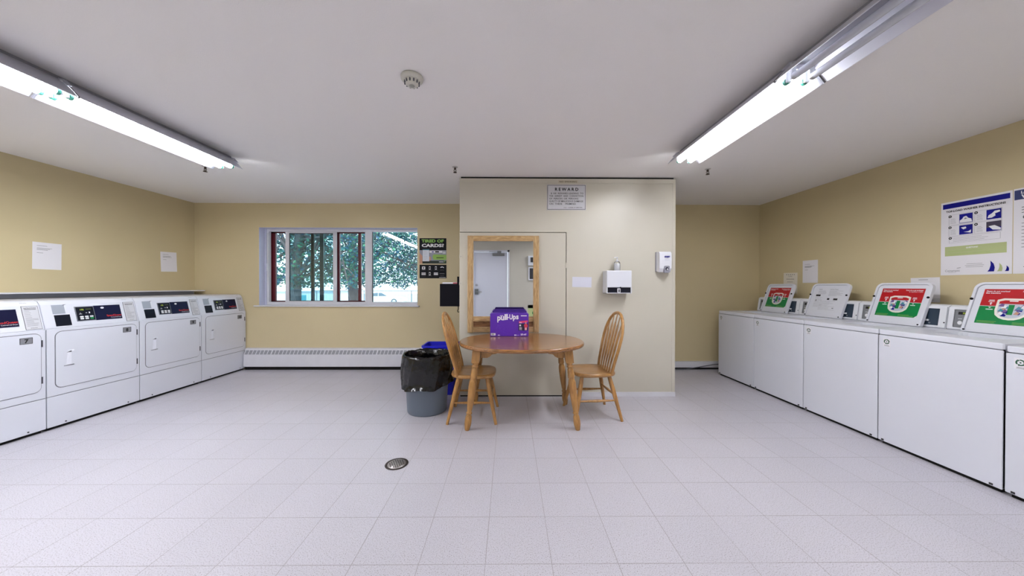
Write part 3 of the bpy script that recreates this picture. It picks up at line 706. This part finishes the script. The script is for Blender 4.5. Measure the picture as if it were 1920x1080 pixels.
wall_sheet('payment_poster', .412, .388, (-1.375, YB - .0016, 1.614), 0, 'poster reading TIRED OF CARDS? with phone in hand, right of window', 'poster', f_tired)
def f_steps(m):
    m.rect(0, 0, .412, .208, mat('poster_charcoal', (14, 15, 24), .6, spec=.2))
    for i in range(4):
        for j in range(2):
            cx, cz = .062 + i * .094, .158 - j * .088
            if (i, j) == (0, 0): m.poly(rrect(cx - .025, cz - .022, cx + .025, cz + .022, .006), INKW, -.0008); m.poly(ell(cx, cz, .011, .011, 12), mat('poster_charcoal', (14, 15, 24), .6, spec=.2), -.0012)
            elif (i, j) == (3, 0): m.poly(ell(cx, cz, .030, .022, 12, 0, PI), INKW, -.0008); m.poly(ell(cx + .004, cz - .004, .018, .014, 12, 0, PI), mat('poster_charcoal', (14, 15, 24), .6, spec=.2), -.0012)
            elif i in (1, 2) and j == 0 or (i, j) == (1, 1): m.poly(rrect(cx - .013, cz - .024, cx + .013, cz + .024, .004), INKW, -.0008); m.rect(cx - .009, cz - .014, cx + .009, cz + .014, NAVYD, -.0012)
            elif (i, j) == (3, 1): m.rect(cx - .038, cz - .002, cx + .038, cz + .006, INK, -.0008)
            else: m.rect(cx - .032, cz + .006, cx + .032, cz + .018, INKW, -.0008); m.rect(cx - .032, cz - .018, cx + .032, cz, INKW, -.0008)
            m.rect(cx - .032, cz - .034, cx + .032, cz - .031, INK, -.0008)
    m.rect(.30, .010, .40, .015, INKW, -.0008)
wall_sheet('payment_steps_poster', .412, .208, (-1.373, YB - .0016, 1.389), 0, 'dark poster strip of small white icons below the TIRED OF CARDS? poster', 'poster', f_steps)
def f_note(n1=3, hd=.30):
    def f(m, w=.215, h=.278):
        R = random.Random(int(hd * 100))
        m.rect(.03, h - .040, .03 + .075, h - .037, INK); m.lines(.03, w - .045, h - .062, h - .080, n1, INK, .0028, -.0008, R); m.rect(.03, h - .112, .075, h - .109, INK)
    return f
wall_sheet('notice_sheet', .213, .275, (XL + .0016, 3.300, 1.436), PI / 2, 'larger white typed notice on the left wall, above dryer 8', 'notice', f_note(3, .3), tilt=.012, group='typed notices')
wall_sheet('notice_sheet', .215, .275, (XL + .0016, 4.508, 1.462), PI / 2, 'tilted white typed notice on left wall near corner, above dryer 10', 'notice', f_note(3, .5), tilt=-.035, group='typed notices')
def f_a(m):
    for i in range(5): m.poly(ell(.05 + i * .03, .255, .008, .006, 8), INK, -.0008)
    m.text('CLOSED', .108, .225, .018, INK, align='CENTER'); m.rect(.045, .192, .17, .196, INKD, -.0008); m.rect(.06, .152, .15, .156, INK, -.0008); m.rect(.09, .12, .13, .123, INK, -.0008)
wall_sheet('notice_sheet', .218, .280, (XR - .0016, 4.538, 1.183), -PI / 2, 'small notice on right wall, half hidden behind the farthest raised lid', 'notice', f_a, mat('paper_warm', (226, 220, 208), .8), tilt=.02, group='typed notices')
wall_sheet('notice_sheet', .210, .290, (XR - .0016, 4.238, 1.320), -PI / 2, 'white typed notice on right wall, highest of those, above plain printed lid', 'notice', f_note(4, .7), group='typed notices')
def f_c(m): m.rect(.06, .245, .13, .249, INK, -.0008); m.lines(.03, .17, .22, .19, 2, PAPERG, .003, -.0008)
wall_sheet('notice_sheet', .212, .190, (XR - .0026, 3.085, 1.165), -PI / 2, 'pale sheet on right wall behind third raised lid, under the instruction poster', 'notice', lambda m: m.rect(.06, .168, .13, .172, INK, -.0008), tilt=-.015, group='typed notices')
wall_sheet('notice_sheet', .200, .120, (XR - .0016, 3.075, 1.130), -PI / 2, 'sheet lying under the pale one behind third raised lid', 'notice', lambda m: m.rect(.06, .02, .16, .023, INK, -.0008), PAPERG, group='typed notices')

def f_wash(m):
    w, h = .412, .641
    m.rect(.012, h - .058, w - .012, h - .016, BLUEI)
    m.text('TOP-LOAD WASHER INSTRUCTIONS', .034, h - .092, .022, INKD, bold=.0008, width=.345)
    for i in range(2):
        for j in range(2):
            x, z = .118 + i * .158, h - .200 - j * .096
            bx = x - .052
            m.ring([(bx - .014, z - .006), (x + .083, z - .006), (x + .083, z + .084), (bx - .014, z + .084)], [(bx - .013, z - .005), (x + .082, z - .005), (x + .082, z + .083), (bx - .013, z + .083)], -.0007, -.0003, INK)
            m.rect(x, z, x + .080, z + .078, BLUEI, -.0008)
            m.poly(ell(bx - .006, z + .070, .011, .011, 14), INKD, -.0010); m.poly(ell(bx - .006, z + .070, .004, .004, 8), INKW, -.0014)
            m.lines(bx - .004, x - .012, z + .048, z + .008, 5, INK, .0016, -.0010)
            if (i, j) == (0, 0): m.poly([(x + .002, z + .004), (x + .078, z + .004), (x + .072, z + .03), (x + .055, z + .038), (x + .042, z + .058), (x + .025, z + .052), (x + .018, z + .036), (x + .004, z + .026)], INKW, -.0012); m.poly([(x + .03, z + .030), (x + .05, z + .036), (x + .035, z + .044)], INK, -.0016)
            if (i, j) == (1, 0): m.poly([(x + .006, z + .012), (x + .03, z + .012), (x + .05, z + .026), (x + .046, z + .042), (x + .074, z + .052), (x + .072, z + .066), (x + .045, z + .064), (x + .030, z + .046), (x + .012, z + .034)], INKW, -.0012)
            if (i, j) == (0, 1): m.poly([(x + .010, z + .060), (x + .040, z + .064), (x + .044, z + .050), (x + .026, z + .042)], INKW, -.0012); m.poly([(x + .028, z + .020), (x + .055, z + .022), (x + .072, z + .034), (x + .070, z + .008), (x + .05, z + .014)], INKW, -.0012)
            if (i, j) == (1, 1): m.rect(x, z + .03, x + .08, z + .078, mat('poster_photo_dark', (62, 54, 74), .6), -.0010); m.poly([(x + .012, z + .042), (x + .045, z + .046), (x + .078, z + .020), (x + .078, z + .004), (x + .035, z + .012)], INKW, -.0014)
    z = h - .335
    m.ring([(.054, z - .026), (.352, z - .026), (.352, z + .026), (.054, z + .026)], [(.055, z - .025), (.351, z - .025), (.351, z + .025), (.055, z + .025)], -.0007, -.0003, INK); m.poly(ell(.062, z + .016, .011, .011, 14), INKD, -.0010); m.poly(ell(.062, z + .016, .004, .004, 8), INKW, -.0014)
    m.lines(.08, .34, z + .012, z - .014, 3, INK, .0016, -.0010)
    m.rect(.028, h - .474, .385, h - .392, OLIVE, -.0006); m.text('QUESTIONS?', .16, h - .416, .016, INKW, bold=.0006, width=.07); m.lines(.05, .36, h - .435, h - .458, 2, LIME, .0016, -.0010)
    m.lines(.14, .28, .092, .066, 3, INK, .0022, -.0010, align='c')
    m.text('Coinamatic', .028, .030, .026, INK, shear=.15, width=.095); m.rect(.05, .022, .10, .0235, INK, -.0010); m.poly([(.105, .056), (.13, .062), (.128, .065), (.105, .06)], INK, -.0010)
    def sail(x, hh, ww, mm): m.poly([(x, .022), (x + ww, .022), (x + ww * 1.12, .022 + hh * .35), (x + ww * .95, .022 + hh * .7), (x + ww * .45, .022 + hh), (x + ww * .50, .022 + hh * .6), (x + ww * .3, .022 + hh * .2)], mm, -.0010)
    sail(.284, .088, .036, BLUEI); sail(.336, .066, .026, OLIVE); sail(.376, .044, .020, BLUEI)
wall_sheet('washer_instruction_poster', .412, .641, (XR - .0016, 2.872, 1.373), -PI / 2, 'white and blue poster reading TOP-LOAD WASHER INSTRUCTIONS on right wall', 'poster', f_wash, th=.001)
def f_p2(m):
    m.rect(.004, .560, .40, .633, mat('poster_slate_blue', (44, 54, 104), .5)); m.text('Laundry', .035, .603, .028, INKW, bold=.001); m.text('WASHER', .04, .570, .034, INKW, bold=.002)
    m.lines(.04, .30, .50, .46, 3, INKD, .004, -.0008); m.poly(ell(.075, .425, .03, .02, 14), GREY, -.0008); m.lines(.04, .35, .38, .20, 8, INK, .004, -.0008); m.rect(.05, .05, .14, .055, INK, -.0008)
wall_sheet('second_poster', .412, .645, (XR - .0016, 2.455, 1.372), -PI / 2, 'poster with slate blue header cut by the right frame edge', 'poster', f_p2, th=.001)

# ------------------------------------------------------------------ table, chairs, box
TX, TY, TH = .120, 3.160, .745
t = thing('dining_table', 'oval honey oak table with turned legs in front of the closet', 'table', (TX, TY, 0))
def top_outline(rx, ry, n=72): return [(rx * math.copysign(abs(math.cos(a)) ** .92, math.cos(a)), ry * math.copysign(abs(math.sin(a)) ** .92, math.sin(a))) for a in [2 * PI * i / n for i in range(n)]]
m = MB(); rings = [(.0, TH - .034, -.014), (1, TH - .030, -.004), (2, TH - .020, 0), (3, TH - .008, 0.0), (4, TH - .002, -.005), (5, TH, -.012)]
vs = []; n = 72
for _, z, d in rings: vs += [(p[0], p[1], z) for p in top_outline(.598 + d, .500 + d)]
m.add(vs, [(r * n + i, r * n + (i + 1) % n, (r + 1) * n + (i + 1) % n, (r + 1) * n + i) for r in range(5) for i in range(n)], OAKX, True)
m.add(vs[:n], [tuple(range(n - 1, -1, -1))], OAKX); m.add(vs[-n:], [tuple(range(n))], OAKX)
build('table_top', m, t)
build('leaf_seam', MB().box(-.0012, .0012, -.492, .492, TH - .0005, TH + .0003, mat('seam_brown', (90, 55, 30), .5)), t)
def turned(top, bot, prof, mm, n=16):
    # prof: (t along from top 0..1, radius)
    m = MB(); T0, B0 = Vector(top), Vector(bot); pts = [T0.lerp(B0, a) for a, _ in prof]
    m.tube(pts, [r for _, r in prof], mm, n); return m
LEG = [(0, .036), (.165, .034), (.175, .024), (.185, .028), (.198, .028), (.205, .022), (.215, .029), (.232, .029), (.240, .021), (.255, .027), (.33, .030), (.362, .031), (.37, .024), (.385, .027), (.42, .034), (.50, .035), (.62, .031), (.74, .024), (.775, .019), (.785, .026), (.798, .026), (.808, .019), (.83, .027), (.89, .031), (.93, .030), (.975, .024), (1, .019)]
for sx in (-1, 1):
    for sy in (-1, 1):
        tp = (sx * .405, sy * .255, .715); bt = (sx * .490, sy * .302 + (.0 if sy < 0 else .025), 0)
        lg = turned(tp, bt, LEG, OAK)
        # square upper block
        lo = Vector(tp).lerp(Vector(bt), .175)
        bl = [(lo.x + a * .034, lo.y + b_ * .034, lo.z) for a, b_ in ((-1, -1), (1, -1), (1, 1), (-1, 1))] + [(tp[0] + a * .038, tp[1] + b_ * .038, tp[2]) for a, b_ in ((-1, -1), (1, -1), (1, 1), (-1, 1))]
        lg.add(bl, [(3, 2, 1, 0), (4, 5, 6, 7), (0, 1, 5, 4), (1, 2, 6, 5), (2, 3, 7, 6), (3, 0, 4, 7)], OAK)
        build('leg', lg, t)
def apron(L, m=OAK):
    z0, z1 = .628, .712; P = [(-L, z1), (-L, z0), (-L + .06, z0), (-L + .085, z0 + .012), (-L + .10, z0 + .030), (-L + .14, z0 + .036), (-L + .18, z0 + .060), (-L + .20, z0 + .066), (L - .20, z0 + .066), (L - .18, z0 + .060), (L - .14, z0 + .036), (L - .10, z0 + .030), (L - .085, z0 + .012), (L - .06, z0), (L, z0), (L, z1)]
    return MB().prism(P, -.011, .011, m)
for sy in (-.245, .245): build('apron', apron(.375), t, (0, sy, 0))
for sx in (-.395, .395): build('apron', apron(.225), t, (sx, 0, 0), (0, 0, PI / 2))

def chair(loc, rz, label, lean=.16):
    t = thing('dining_chair', label, 'chair', (loc[0], loc[1], 0), rz, 'bow back oak chairs at the table')
    SZ = .445
    # seat: front is +x
    P = []
    for i in range(40):
        a = 2 * PI * i / 40; c, s = math.cos(a), math.sin(a)
        x = .215 * math.copysign(abs(c) ** .62, c); y = (.208 + .012 * c) * math.copysign(abs(s) ** .62, s); P.append((x, y))
    n = 40; vs = []; rings = [(.93, SZ - .036), (.98, SZ - .030), (1, SZ - .016), (.985, SZ - .004), (.95, SZ), (.75, SZ - .008), (.40, SZ - .012)]
    for k, z in rings: vs += [(p[0] * k, p[1] * k, z) for p in P]
    m = MB(); m.add(vs, [(r * n + i, r * n + (i + 1) % n, (r + 1) * n + (i + 1) % n, (r + 1) * n + i) for r in range(len(rings) - 1) for i in range(n)], OAKS, True)
    m.add(vs[:n], [tuple(range(n - 1, -1, -1))], OAKS); m.add(vs[-n:], [tuple(range(n))], OAKS)
    build('seat', m, t)
    CL = [(0, .017), (.06, .019), (.30, .0215), (.50, .020), (.72, .0165), (.90, .0145), (1, .0135)]
    pos = {}
    for fx in (-1, 1):
        for sy in (-1, 1):
            tp = Vector((fx * .130, sy * .125, SZ - .02)); bt = Vector((.222 if fx > 0 else -.225, sy * .222, 0)); pos[(fx, sy)] = (tp, bt)
            build('leg', turned(tp, bt, CL, OAK, 12), t)
    def at(fx, sy, z): tp, bt = pos[(fx, sy)]; return tp.lerp(bt, (tp.z - z) / (tp.z - bt.z))
    ST = [(0, .008), (.15, .009), (.40, .0125), (.5, .014), (.60, .0125), (.85, .009), (1, .008)]
    for sy in (-1, 1): build('stretcher', turned(at(-1, sy, .185), at(1, sy, .185), ST, OAK, 10), t)
    build('stretcher', turned(at(-1, -1, .235), at(-1, 1, .235), ST, OAK, 10), t); build('stretcher', turned(at(1, -1, .215), at(1, 1, .215), ST, OAK, 10), t)
    # bow
    x0 = -.140; zt = 1.005
    def bx(z): u = max(0.0, (z - SZ) / (zt - SZ)); return x0 - lean * u ** 1.05
    B = []
    ctrl = [(.176, 0), (.186, .12), (.198, .28), (.212, .44), (.216, .58), (.206, .70), (.180, .81), (.140, .90), (.090, .965), (.045, .992), (0, 1.0)]
    side = [(w, SZ - .015 + (zt - SZ + .015) * u) for w, u in ctrl]
    for w, z in side: B.append((bx(z), -w, z))
    for w, z in reversed(side[:-1]): B.append((bx(z), w, z))
    build('back_bow', MB().tube(B, [(.0155, .0145)] * len(B), OAK, 12), t)
    for k in range(5):
        u = (k - 2) / 2; yb = u * .105; yt = u * .150; ztop = SZ + (zt - SZ) * (.985 - .13 * abs(u) ** 2.0)
        if k in (0, 4): ztop = SZ + (zt - SZ) * .845
        pts = []; rr = []
        for a, wd, th in ((0, .0065, .0065), (.12, .007, .007), (.20, .009, .008), (.28, .018, .0085), (.45, .021, .009), (.70, .022, .009), (.80, .020, .0085), (.86, .008, .006), (.93, .006, .006), (1, .0055, .0055)):
            z = SZ - .01 + (ztop - SZ + .01) * a; pts.append((bx(max(z, SZ)) + .0, yb + (yt - yb) * a, z)); rr.append((th, wd))
        # keep the flat face towards the seat front
        m = MB(); vs = []; nn = 10
        for (p, (th, wd)) in zip(pts, rr):
            for q in range(nn): an = 2 * PI * q / nn; vs.append((p[0] + math.cos(an) * th, p[1] + math.sin(an) * wd, p[2]))
        m.add(vs, [(i * nn + q, i * nn + (q + 1) % nn, (i + 1) * nn + (q + 1) % nn, (i + 1) * nn + q) for i in range(len(pts) - 1) for q in range(nn)], OAK, True)
        build('spindle', m, t)
    return t
chair((-.342, 3.195), 0.0, 'bow back oak chair at table left side, next to the bin', .155)
chair((.822, 3.240), PI + .08, 'bow back oak chair at table right side, its back to the washers', .135)

# diaper box
t = thing('diaper_box', 'purple cardboard box reading Pull-Ups standing on the table', 'box', (-.198, 3.385, TH + .001))
PUR = mat('box_purple', (88, 38, 168), .35); PURD = mat('box_purple_dark', (62, 28, 128), .4)
bw, bh, bd = .401, .245, .235
m = MB(); m.cbox(0, bw, 0, bd, 0, bh - .008, PUR); build('carton', m, t, bevel=.003)
m = MB(); m.prism([(.004, bh - .008), (.035, bh - .001), (.24, bh + .004), (bw - .02, bh), (bw - .004, bh - .008)], .012, .016, PUR)
m.box(.024, bw - .018, .060, .064, bh - .008, bh + .014, PURD); m.box(.010, bw - .010, .020, .056, bh - .008, bh - .002, mat('box_lilac', (150, 120, 205), .4)); m.box(.034, bw - .030, .120, .124, bh - .008, bh + .026, PURD)
m.box(.034, bw - .03, .124, .2, bh - .008, bh + .006, PUR)
build('top_flaps', m, t)
q = MB(); yy = -.0010; q.rect(.002, .002, bw - .002, bh - .012, PUR, -.0005)
TXT = mat('box_print_white', (240, 238, 246), .4)
PK = mat('box_pink', (214, 60, 110), .5); DK = mat('box_dark_patch', (30, 22, 60), .4)
q.text('HUGGIES', .100, .214, .010, TXT, yy, bold=.0004, width=.034)
for ch, x, z, s, w in (('p', .072, .168, .085, .036), ('u', .108, .171, .085, .036), ('l', .147, .174, .082, .015), ('l', .165, .176, .082, .015), ('-', .182, .184, .060, .014), ('U', .198, .180, .070, .036), ('p', .236, .180, .076, .032), ('s', .270, .182, .076, .027)):
    q.text(ch, x, z, s, TXT, yy - .0002, bold=.0028, width=w)
q.rect(.320, .211, .382, .220, TXT, yy)
q.poly([(.300, .136), (.392, .150), (.392, .168), (.300, .158)], PK, yy); q.text('Easy', .306, .140, .014, TXT, yy - .0004, bold=.0004)
q.rect(.296, .062, bw - .006, .134, DK, yy); q.rect(.304, .108, .322, .124, INKW, yy - .0004); q.lines(.304, .340, .096, .070, 4, TXT, .003, yy - .0004)
q.poly(ell(.372, .140, .008, .010, 12), SKIN, yy - .0006); q.poly([(.352, .118), (.360, .130), (.384, .130), (.392, .112), (.386, .092), (.358, .092)], mat('shirt_red', (205, 55, 80), .5), yy - .0006); q.rect(.360, .066, .382, .094, mat('box_light_pink', (230, 170, 190), .5), yy - .0006)
q.rect(.008, .010, .056, .034, TXT, yy); q.lines(.014, .050, .028, .016, 3, INK, .004, yy - .001)
q.poly([(.078, .010), (.090, .020), (.106, .010)], TXT, yy); q.text('84', .252, .008, .018, TXT, yy, bold=.0008, width=.022); q.rect(.276, .010, .304, .016, mat('box_lilac', (150, 120, 205), .4), yy); q.text('2T-4T', .318, .012, .022, TXT, yy, bold=.0012, width=.062)
R = random.Random(8)
for i in range(24):
    a, b_ = R.uniform(.06, .15), R.uniform(.02, .12); q.poly(ell(a, b_, .0015, .0015, 5), mat('box_lilac', (150, 120, 205), .4), yy)
build('front_print', q, t)

# ------------------------------------------------------------------ bins
t = thing('trash_can', 'round grey plastic trash can lined with a black bag, left of the table', 'trash can', (-.840, 3.335, 0))
GB = mat('grey_bin_plastic', (104, 114, 128), .45, bump=.02, bscale=200)
build('can', MB().lathe([(0, .004), (.185, .004), (.190, 0), (.196, .012), (.226, .540), (.233, .545), (.233, .562), (.224, .562), (.188, .02), (0, .02)], (0, 0, 0), GB, 48), t)
R = random.Random(21); n = 96
ph = [R.uniform(0, 6.28) for _ in range(12)]
def fold(a, k): return sum(math.sin(a * f + ph[i]) * w for i, (f, w) in enumerate(((7, .5), (13, .5), (19, .4), (29, .3), (41, .25), (5, .4)))) * k
rows = []
def hem(a):   # the bag hangs lowest at the left front and is gathered at the right
    d = math.cos(a - math.radians(238)); return .295 - .035 * d + .012 * math.sin(3 * a + 1) + .006 * math.sin(7 * a)
cnt = 22
for r in range(cnt):
    row = []
    for i in range(n):
        a = 2 * PI * i / n
        if r < 5:
            u = r / 5; z = .22 + (.575 - .22) * u; rad = .192 + .028 * u + fold(a, .006) * (1 - u * .5)
        elif r < 8:
            u = (r - 5) / 2; z = .575 + .014 * math.sin(PI * u) + fold(a, .004); rad = .221 + .021 * u
        else:
            u = (r - 8) / (cnt - 9); hz = hem(a); z = .570 + (hz - .570) * u
            rad = .245 + .012 * math.sin(u * PI) + fold(a + u * .35, .0035 + .0055 * u) + (.016 * max(0, (u - .85) / .15)) * (1.2 + math.sin(a * 3 + 1))
            rad = max(rad, .2385 + .002)
        row.append((rad * math.cos(a), rad * math.sin(a), z))
    rows.append(row)
m = MB(); vs = [p for row in rows for p in row]
BAG = mat('black_bag_plastic', (5, 5, 8), .15, bump=.7, bscale=15, spec=.5)
m.add(vs, [(r * n + i, r * n + (i + 1) % n, (r + 1) * n + (i + 1) % n, (r + 1) * n + i) for r in range(cnt - 1) for i in range(n)], BAG, True)
m.lathe([(.19, .22), (.0, .20)], (0, 0, 0), BAG, 48)
o = build('bag', m, t)
t = thing('recycling_bin', 'blue plastic recycling bin half hidden behind the grey trash can', 'recycling bin', (-.800, 3.905, 0))
BL = mat('blue_bin_plastic', (22, 24, 190), .4)
def frus(m, bx, by, tx, ty, z0, z1, mm, th=.008):
    def q(x, y, z, r=.03): return [(p[0], p[1], z) for p in rrect(-x, -y, x, y, r, 4)]
    a = q(bx, by, z0); b_ = q(tx, ty, z1); c = q(tx - th, ty - th, z1); d = q(bx - th, by - th, z0 + th); n = len(a)
    vs = a + b_ + c + d
    m.add(vs, [(k * n + i, k * n + (i + 1) % n, (k + 1) * n + (i + 1) % n, (k + 1) * n + i) for k in range(3) for i in range(n)], mm); m.add(a, [tuple(range(n - 1, -1, -1))], mm); m.add(d, [tuple(range(n))], mm)
m = MB(); frus(m, .150, .120, .208, .155, 0.0, .565, BL); build('body', m, t)
m = MB(); m.ring(rrect(-.216, -.163, .216, .163, .03, 4), rrect(-.198, -.145, .198, .145, .02, 4), .556, .578, BL, 'z'); build('rim', m, t)
m = MB(); m.add([(.10, -.158, .40), (.17, -.160, .40), (.185, -.165, .54), (.12, -.165, .54)], [(0, 1, 2, 3)], PAPERG); build('label', m, t)

# ------------------------------------------------------------------ floor drain
t = thing('floor_drain', 'round metal floor drain with a perforated grate in the tiles', 'drain', (-.800, 2.315, 0))
build('rim', MB().lathe([(.078, .0006), (.080, .002), (.064, .003), (.062, .0015)], (0, 0, 0), mat('dirty_drain_rim', (52, 44, 42), .7), 40), t)
g = MB().lathe([(.063, .0012), (.063, .0035), (0, .0038)], (0, 0, 0), mat('grate_metal', (176, 172, 170), .35, metal=.5), 40)
for i in range(-3, 4):
    for j in range(-3, 4):
        x, y = (i + (.5 if j % 2 else 0)) * .0165, j * .0150
        if math.hypot(x, y) < .054: g.add([(x + .0048 * math.cos(a * PI / 4), y + .0048 * math.sin(a * PI / 4), .0046) for a in range(8)], [tuple(range(8))], VOID)
build('grate', g, t)

# ------------------------------------------------------------------ outside the window
GZ = -.9
struct('ground', MB().box(-60, 25, 5.6, 90, GZ - .2, GZ, mat('pale_asphalt', (150, 150, 150), .9)))
BARK = mat('bark', (92, 84, 88), .9, bump=.5, bscale=14, var=.2, vscale=6)
LF = [mat('leaf_teal_green', (36, 92, 96), .5), mat('leaf_green', (50, 116, 96), .5), mat('leaf_blue_green', (34, 80, 108), .5), mat('leaf_bright_green', (90, 150, 110), .5)]
def tree(x, y, r0, lean, canopy, nleaf, label, seed, low):
    R = random.Random(seed)
    t = thing('tree', label, 'tree', (x, y, GZ), 0, 'trees outside the window')
    hgt = 6.2
    tr = MB(); pts = [(lean * k / 5 + R.uniform(-.04, .04), R.uniform(-.05, .05), hgt * k / 5) for k in range(6)]
    tr.tube(pts, [r0 * (1.25 if k == 0 else 1 - .12 * k) for k in range(6)], BARK, 14); build('trunk', tr, t)
    cx, cy, cz, rx, ry, rz = canopy
    br = MB()
    ends = []
    for k in range(16):
        a = R.uniform(0, 2 * PI); z0 = R.uniform(2.0, 4.6); e = Vector((cx - x + rx * .8 * math.cos(a), cy - y + ry * .8 * math.sin(a), cz - GZ + R.uniform(-.8, .6) * rz))
        s = Vector((lean * z0 / hgt, 0, z0)); mid = s.lerp(e, .5) + Vector((R.uniform(-.3, .3), R.uniform(-.2, .2), R.uniform(0, .4)))
        br.tube([s, mid, e], [.055, .032, .012], BARK, 6); ends.append((s, mid, e))
        for _ in range(3):
            b0 = s.lerp(mid, R.random()) if R.random() < .4 else mid.lerp(e, R.random()); e2 = b0 + Vector((R.uniform(-.8, .8), R.uniform(-.2, .2), R.uniform(-.6, .5)))
            br.tube([b0, e2], [.016, .006], BARK, 5)
    build('branch', br, t)
    lf = MB(); made = 0
    cl = [(R.uniform(-1, 1), R.uniform(-1, 1), R.uniform(-1, 1)) for _ in range(90)]
    while made < nleaf:
        c = R.choice(cl)
        u = (c[0] + R.gauss(0, .13), c[1] + R.gauss(0, .2), c[2] + R.gauss(0, .12))
        if u[0] ** 2 + u[2] ** 2 > 1.25: continue
        p = Vector((cx - x + u[0] * rx, cy - y + u[1] * ry, cz - GZ + u[2] * rz))
        if p.z < low - GZ + .12 * math.sin(p.x * 5 + seed): continue
        s = R.uniform(.034, .066); a = Vector((R.gauss(0, 1), R.gauss(0, 1), R.gauss(0, .6))).normalized(); b_ = a.cross(Vector((R.gauss(0, 1), R.gauss(0, 1), R.gauss(0, 1)))).normalized()
        i = R.random(); mm = LF[0] if i < .38 else LF[1] if i < .62 else LF[2] if i < .92 else LF[3]
        c2 = a.cross(b_) * s * .2
        lf.add([p - a * s, p - a * s * .1 + b_ * s * .6 + c2, p + a * s, p - a * s * .1 - b_ * s * .6 + c2], [(0, 1, 2), (0, 2, 3)], mm); made += 1
    fo = build('foliage', lf, t); fo['kind'] = 'stuff'
    return t
# seen through the panes, left to right
tree(-5.95, 9.0, .19, .25, (-6.5, 9.1, 2.9, 3.0, .6, 2.4), 21000, 'tree with thick pale trunk seen through the left sliding pane', 4, 1.30)
tree(-5.75, 12.2, .22, -.20, (-5.2, 12.2, 3.2, 3.1, .6, 2.6), 17000, 'tree seen between the maroon window bars, behind the thick trunk', 9, 1.25)
tree(-2.2, 15.6, .18, -.3, (-4.1, 15.6, 3.4, 3.9, .8, 2.9), 26000, 'leafy tree filling the right window pane, above the parked car', 14, 1.25)
# chain link fence
t = thing('fence', 'thin grey chain fence with posts beyond the trees', 'fence', (-12, 20, GZ))
for k in range(7): build('post', MB().lathe([(.03, 0), (.03, 1.88)], (k * 2.9 + .2, 0, 0), mat('galvanised', (120, 128, 136), .5), 8), t)
m = MB().tube([(0, 0, 1.87), (20, 0, 1.87)], .022, mat('galvanised', (120, 128, 136), .5), 8); build('top_rail', m, t)
m = MB()
for k in range(100): m.tube([(k * .2, .01, 0), (k * .2, 0, 1.85)], .0016, mat('galvanised', (120, 128, 136), .5), 3, cap=False)
build('wire_mesh', m, t)
# low pale building with a teal window
t = thing('shed', 'low white building with a teal window beyond the fence', 'building', (-26, 33.5, GZ))
WB = mat('white_cladding', (222, 226, 232), .7)
build('wall', MB().cbox(0, 8.2, 0, 3, 0, 1.45, WB), t); build('roof', MB().cbox(-.1, 8.3, -.1, 3.1, 1.45, 1.60, mat('roof_grey', (170, 176, 184), .8)), t)
wn = build('window_frame', MB().cbox(3.5, 5.4, -.05, 0, .10, 1.36, WHITEP), t); build('pane', MB().cbox(3.75, 5.2, -.07, -.05, .2, 1.26, mat('teal_window', (90, 160, 172), .2)), wn)
# parked car
t = thing('car', 'white parked sedan seen through the right window pane', 'car', (-17.4, 38, GZ))
CW = mat('car_white', (214, 216, 222), .25, coat=.6)
body = [(0, .35), (0, .72), (.12, .86), (.75, .92), (1.05, .95), (3.15, .96), (4.15, .84), (4.45, .74), (4.62, .55), (4.62, .32), (4.3, .24), (.25, .24)]
m = MB(); m.prism([(p[0] * 1.08, p[1]) for p in body], 0, 1.75, CW); bo = build('body', m, t, bevel=.06, seg=3)
m = MB(); m.prism([(p[0] * 1.08, p[1]) for p in [(.75, .92), (1.35, 1.36), (1.7, 1.43), (2.35, 1.42), (3.15, .96)]], .12, 1.63, CW); build('roof', m, t, bevel=.06, seg=3)
GLS = mat('car_glass', (96, 110, 122), .1)
m = MB(); m.prism([(p[0] * 1.08, p[1]) for p in [(1.05, .97), (1.42, 1.31), (1.72, 1.37), (1.90, 1.37), (1.88, .98)]], .105, .14, GLS); m.prism([(p[0] * 1.08, p[1]) for p in [(1.96, .98), (1.98, 1.37), (2.28, 1.36), (2.85, 1.0)]], .105, .14, GLS); build('side_window', m, t)
for wx in (.92, 3.95):
    for wy in (-.02, 1.60):
        w_ = build('wheel', MB().lathe([(.0, 0), (.33, 0), (.345, .03), (.345, .16), (.33, .19), (0, .19)], (wx, wy, .345), mat('tyre', (84, 86, 92), .8), 28, 'y'), t)
        build('rim', MB().lathe([(0, -.012), (.21, -.012), (.22, .0)], (wx, wy, .345), mat('alloy', (170, 172, 178), .3, metal=.6), 20, 'y'), w_)
build('headlight', MB().cbox(4.62, 4.9, -.01, .2, .62, .74, mat('lamp_glass', (190, 196, 204), .1)), t)
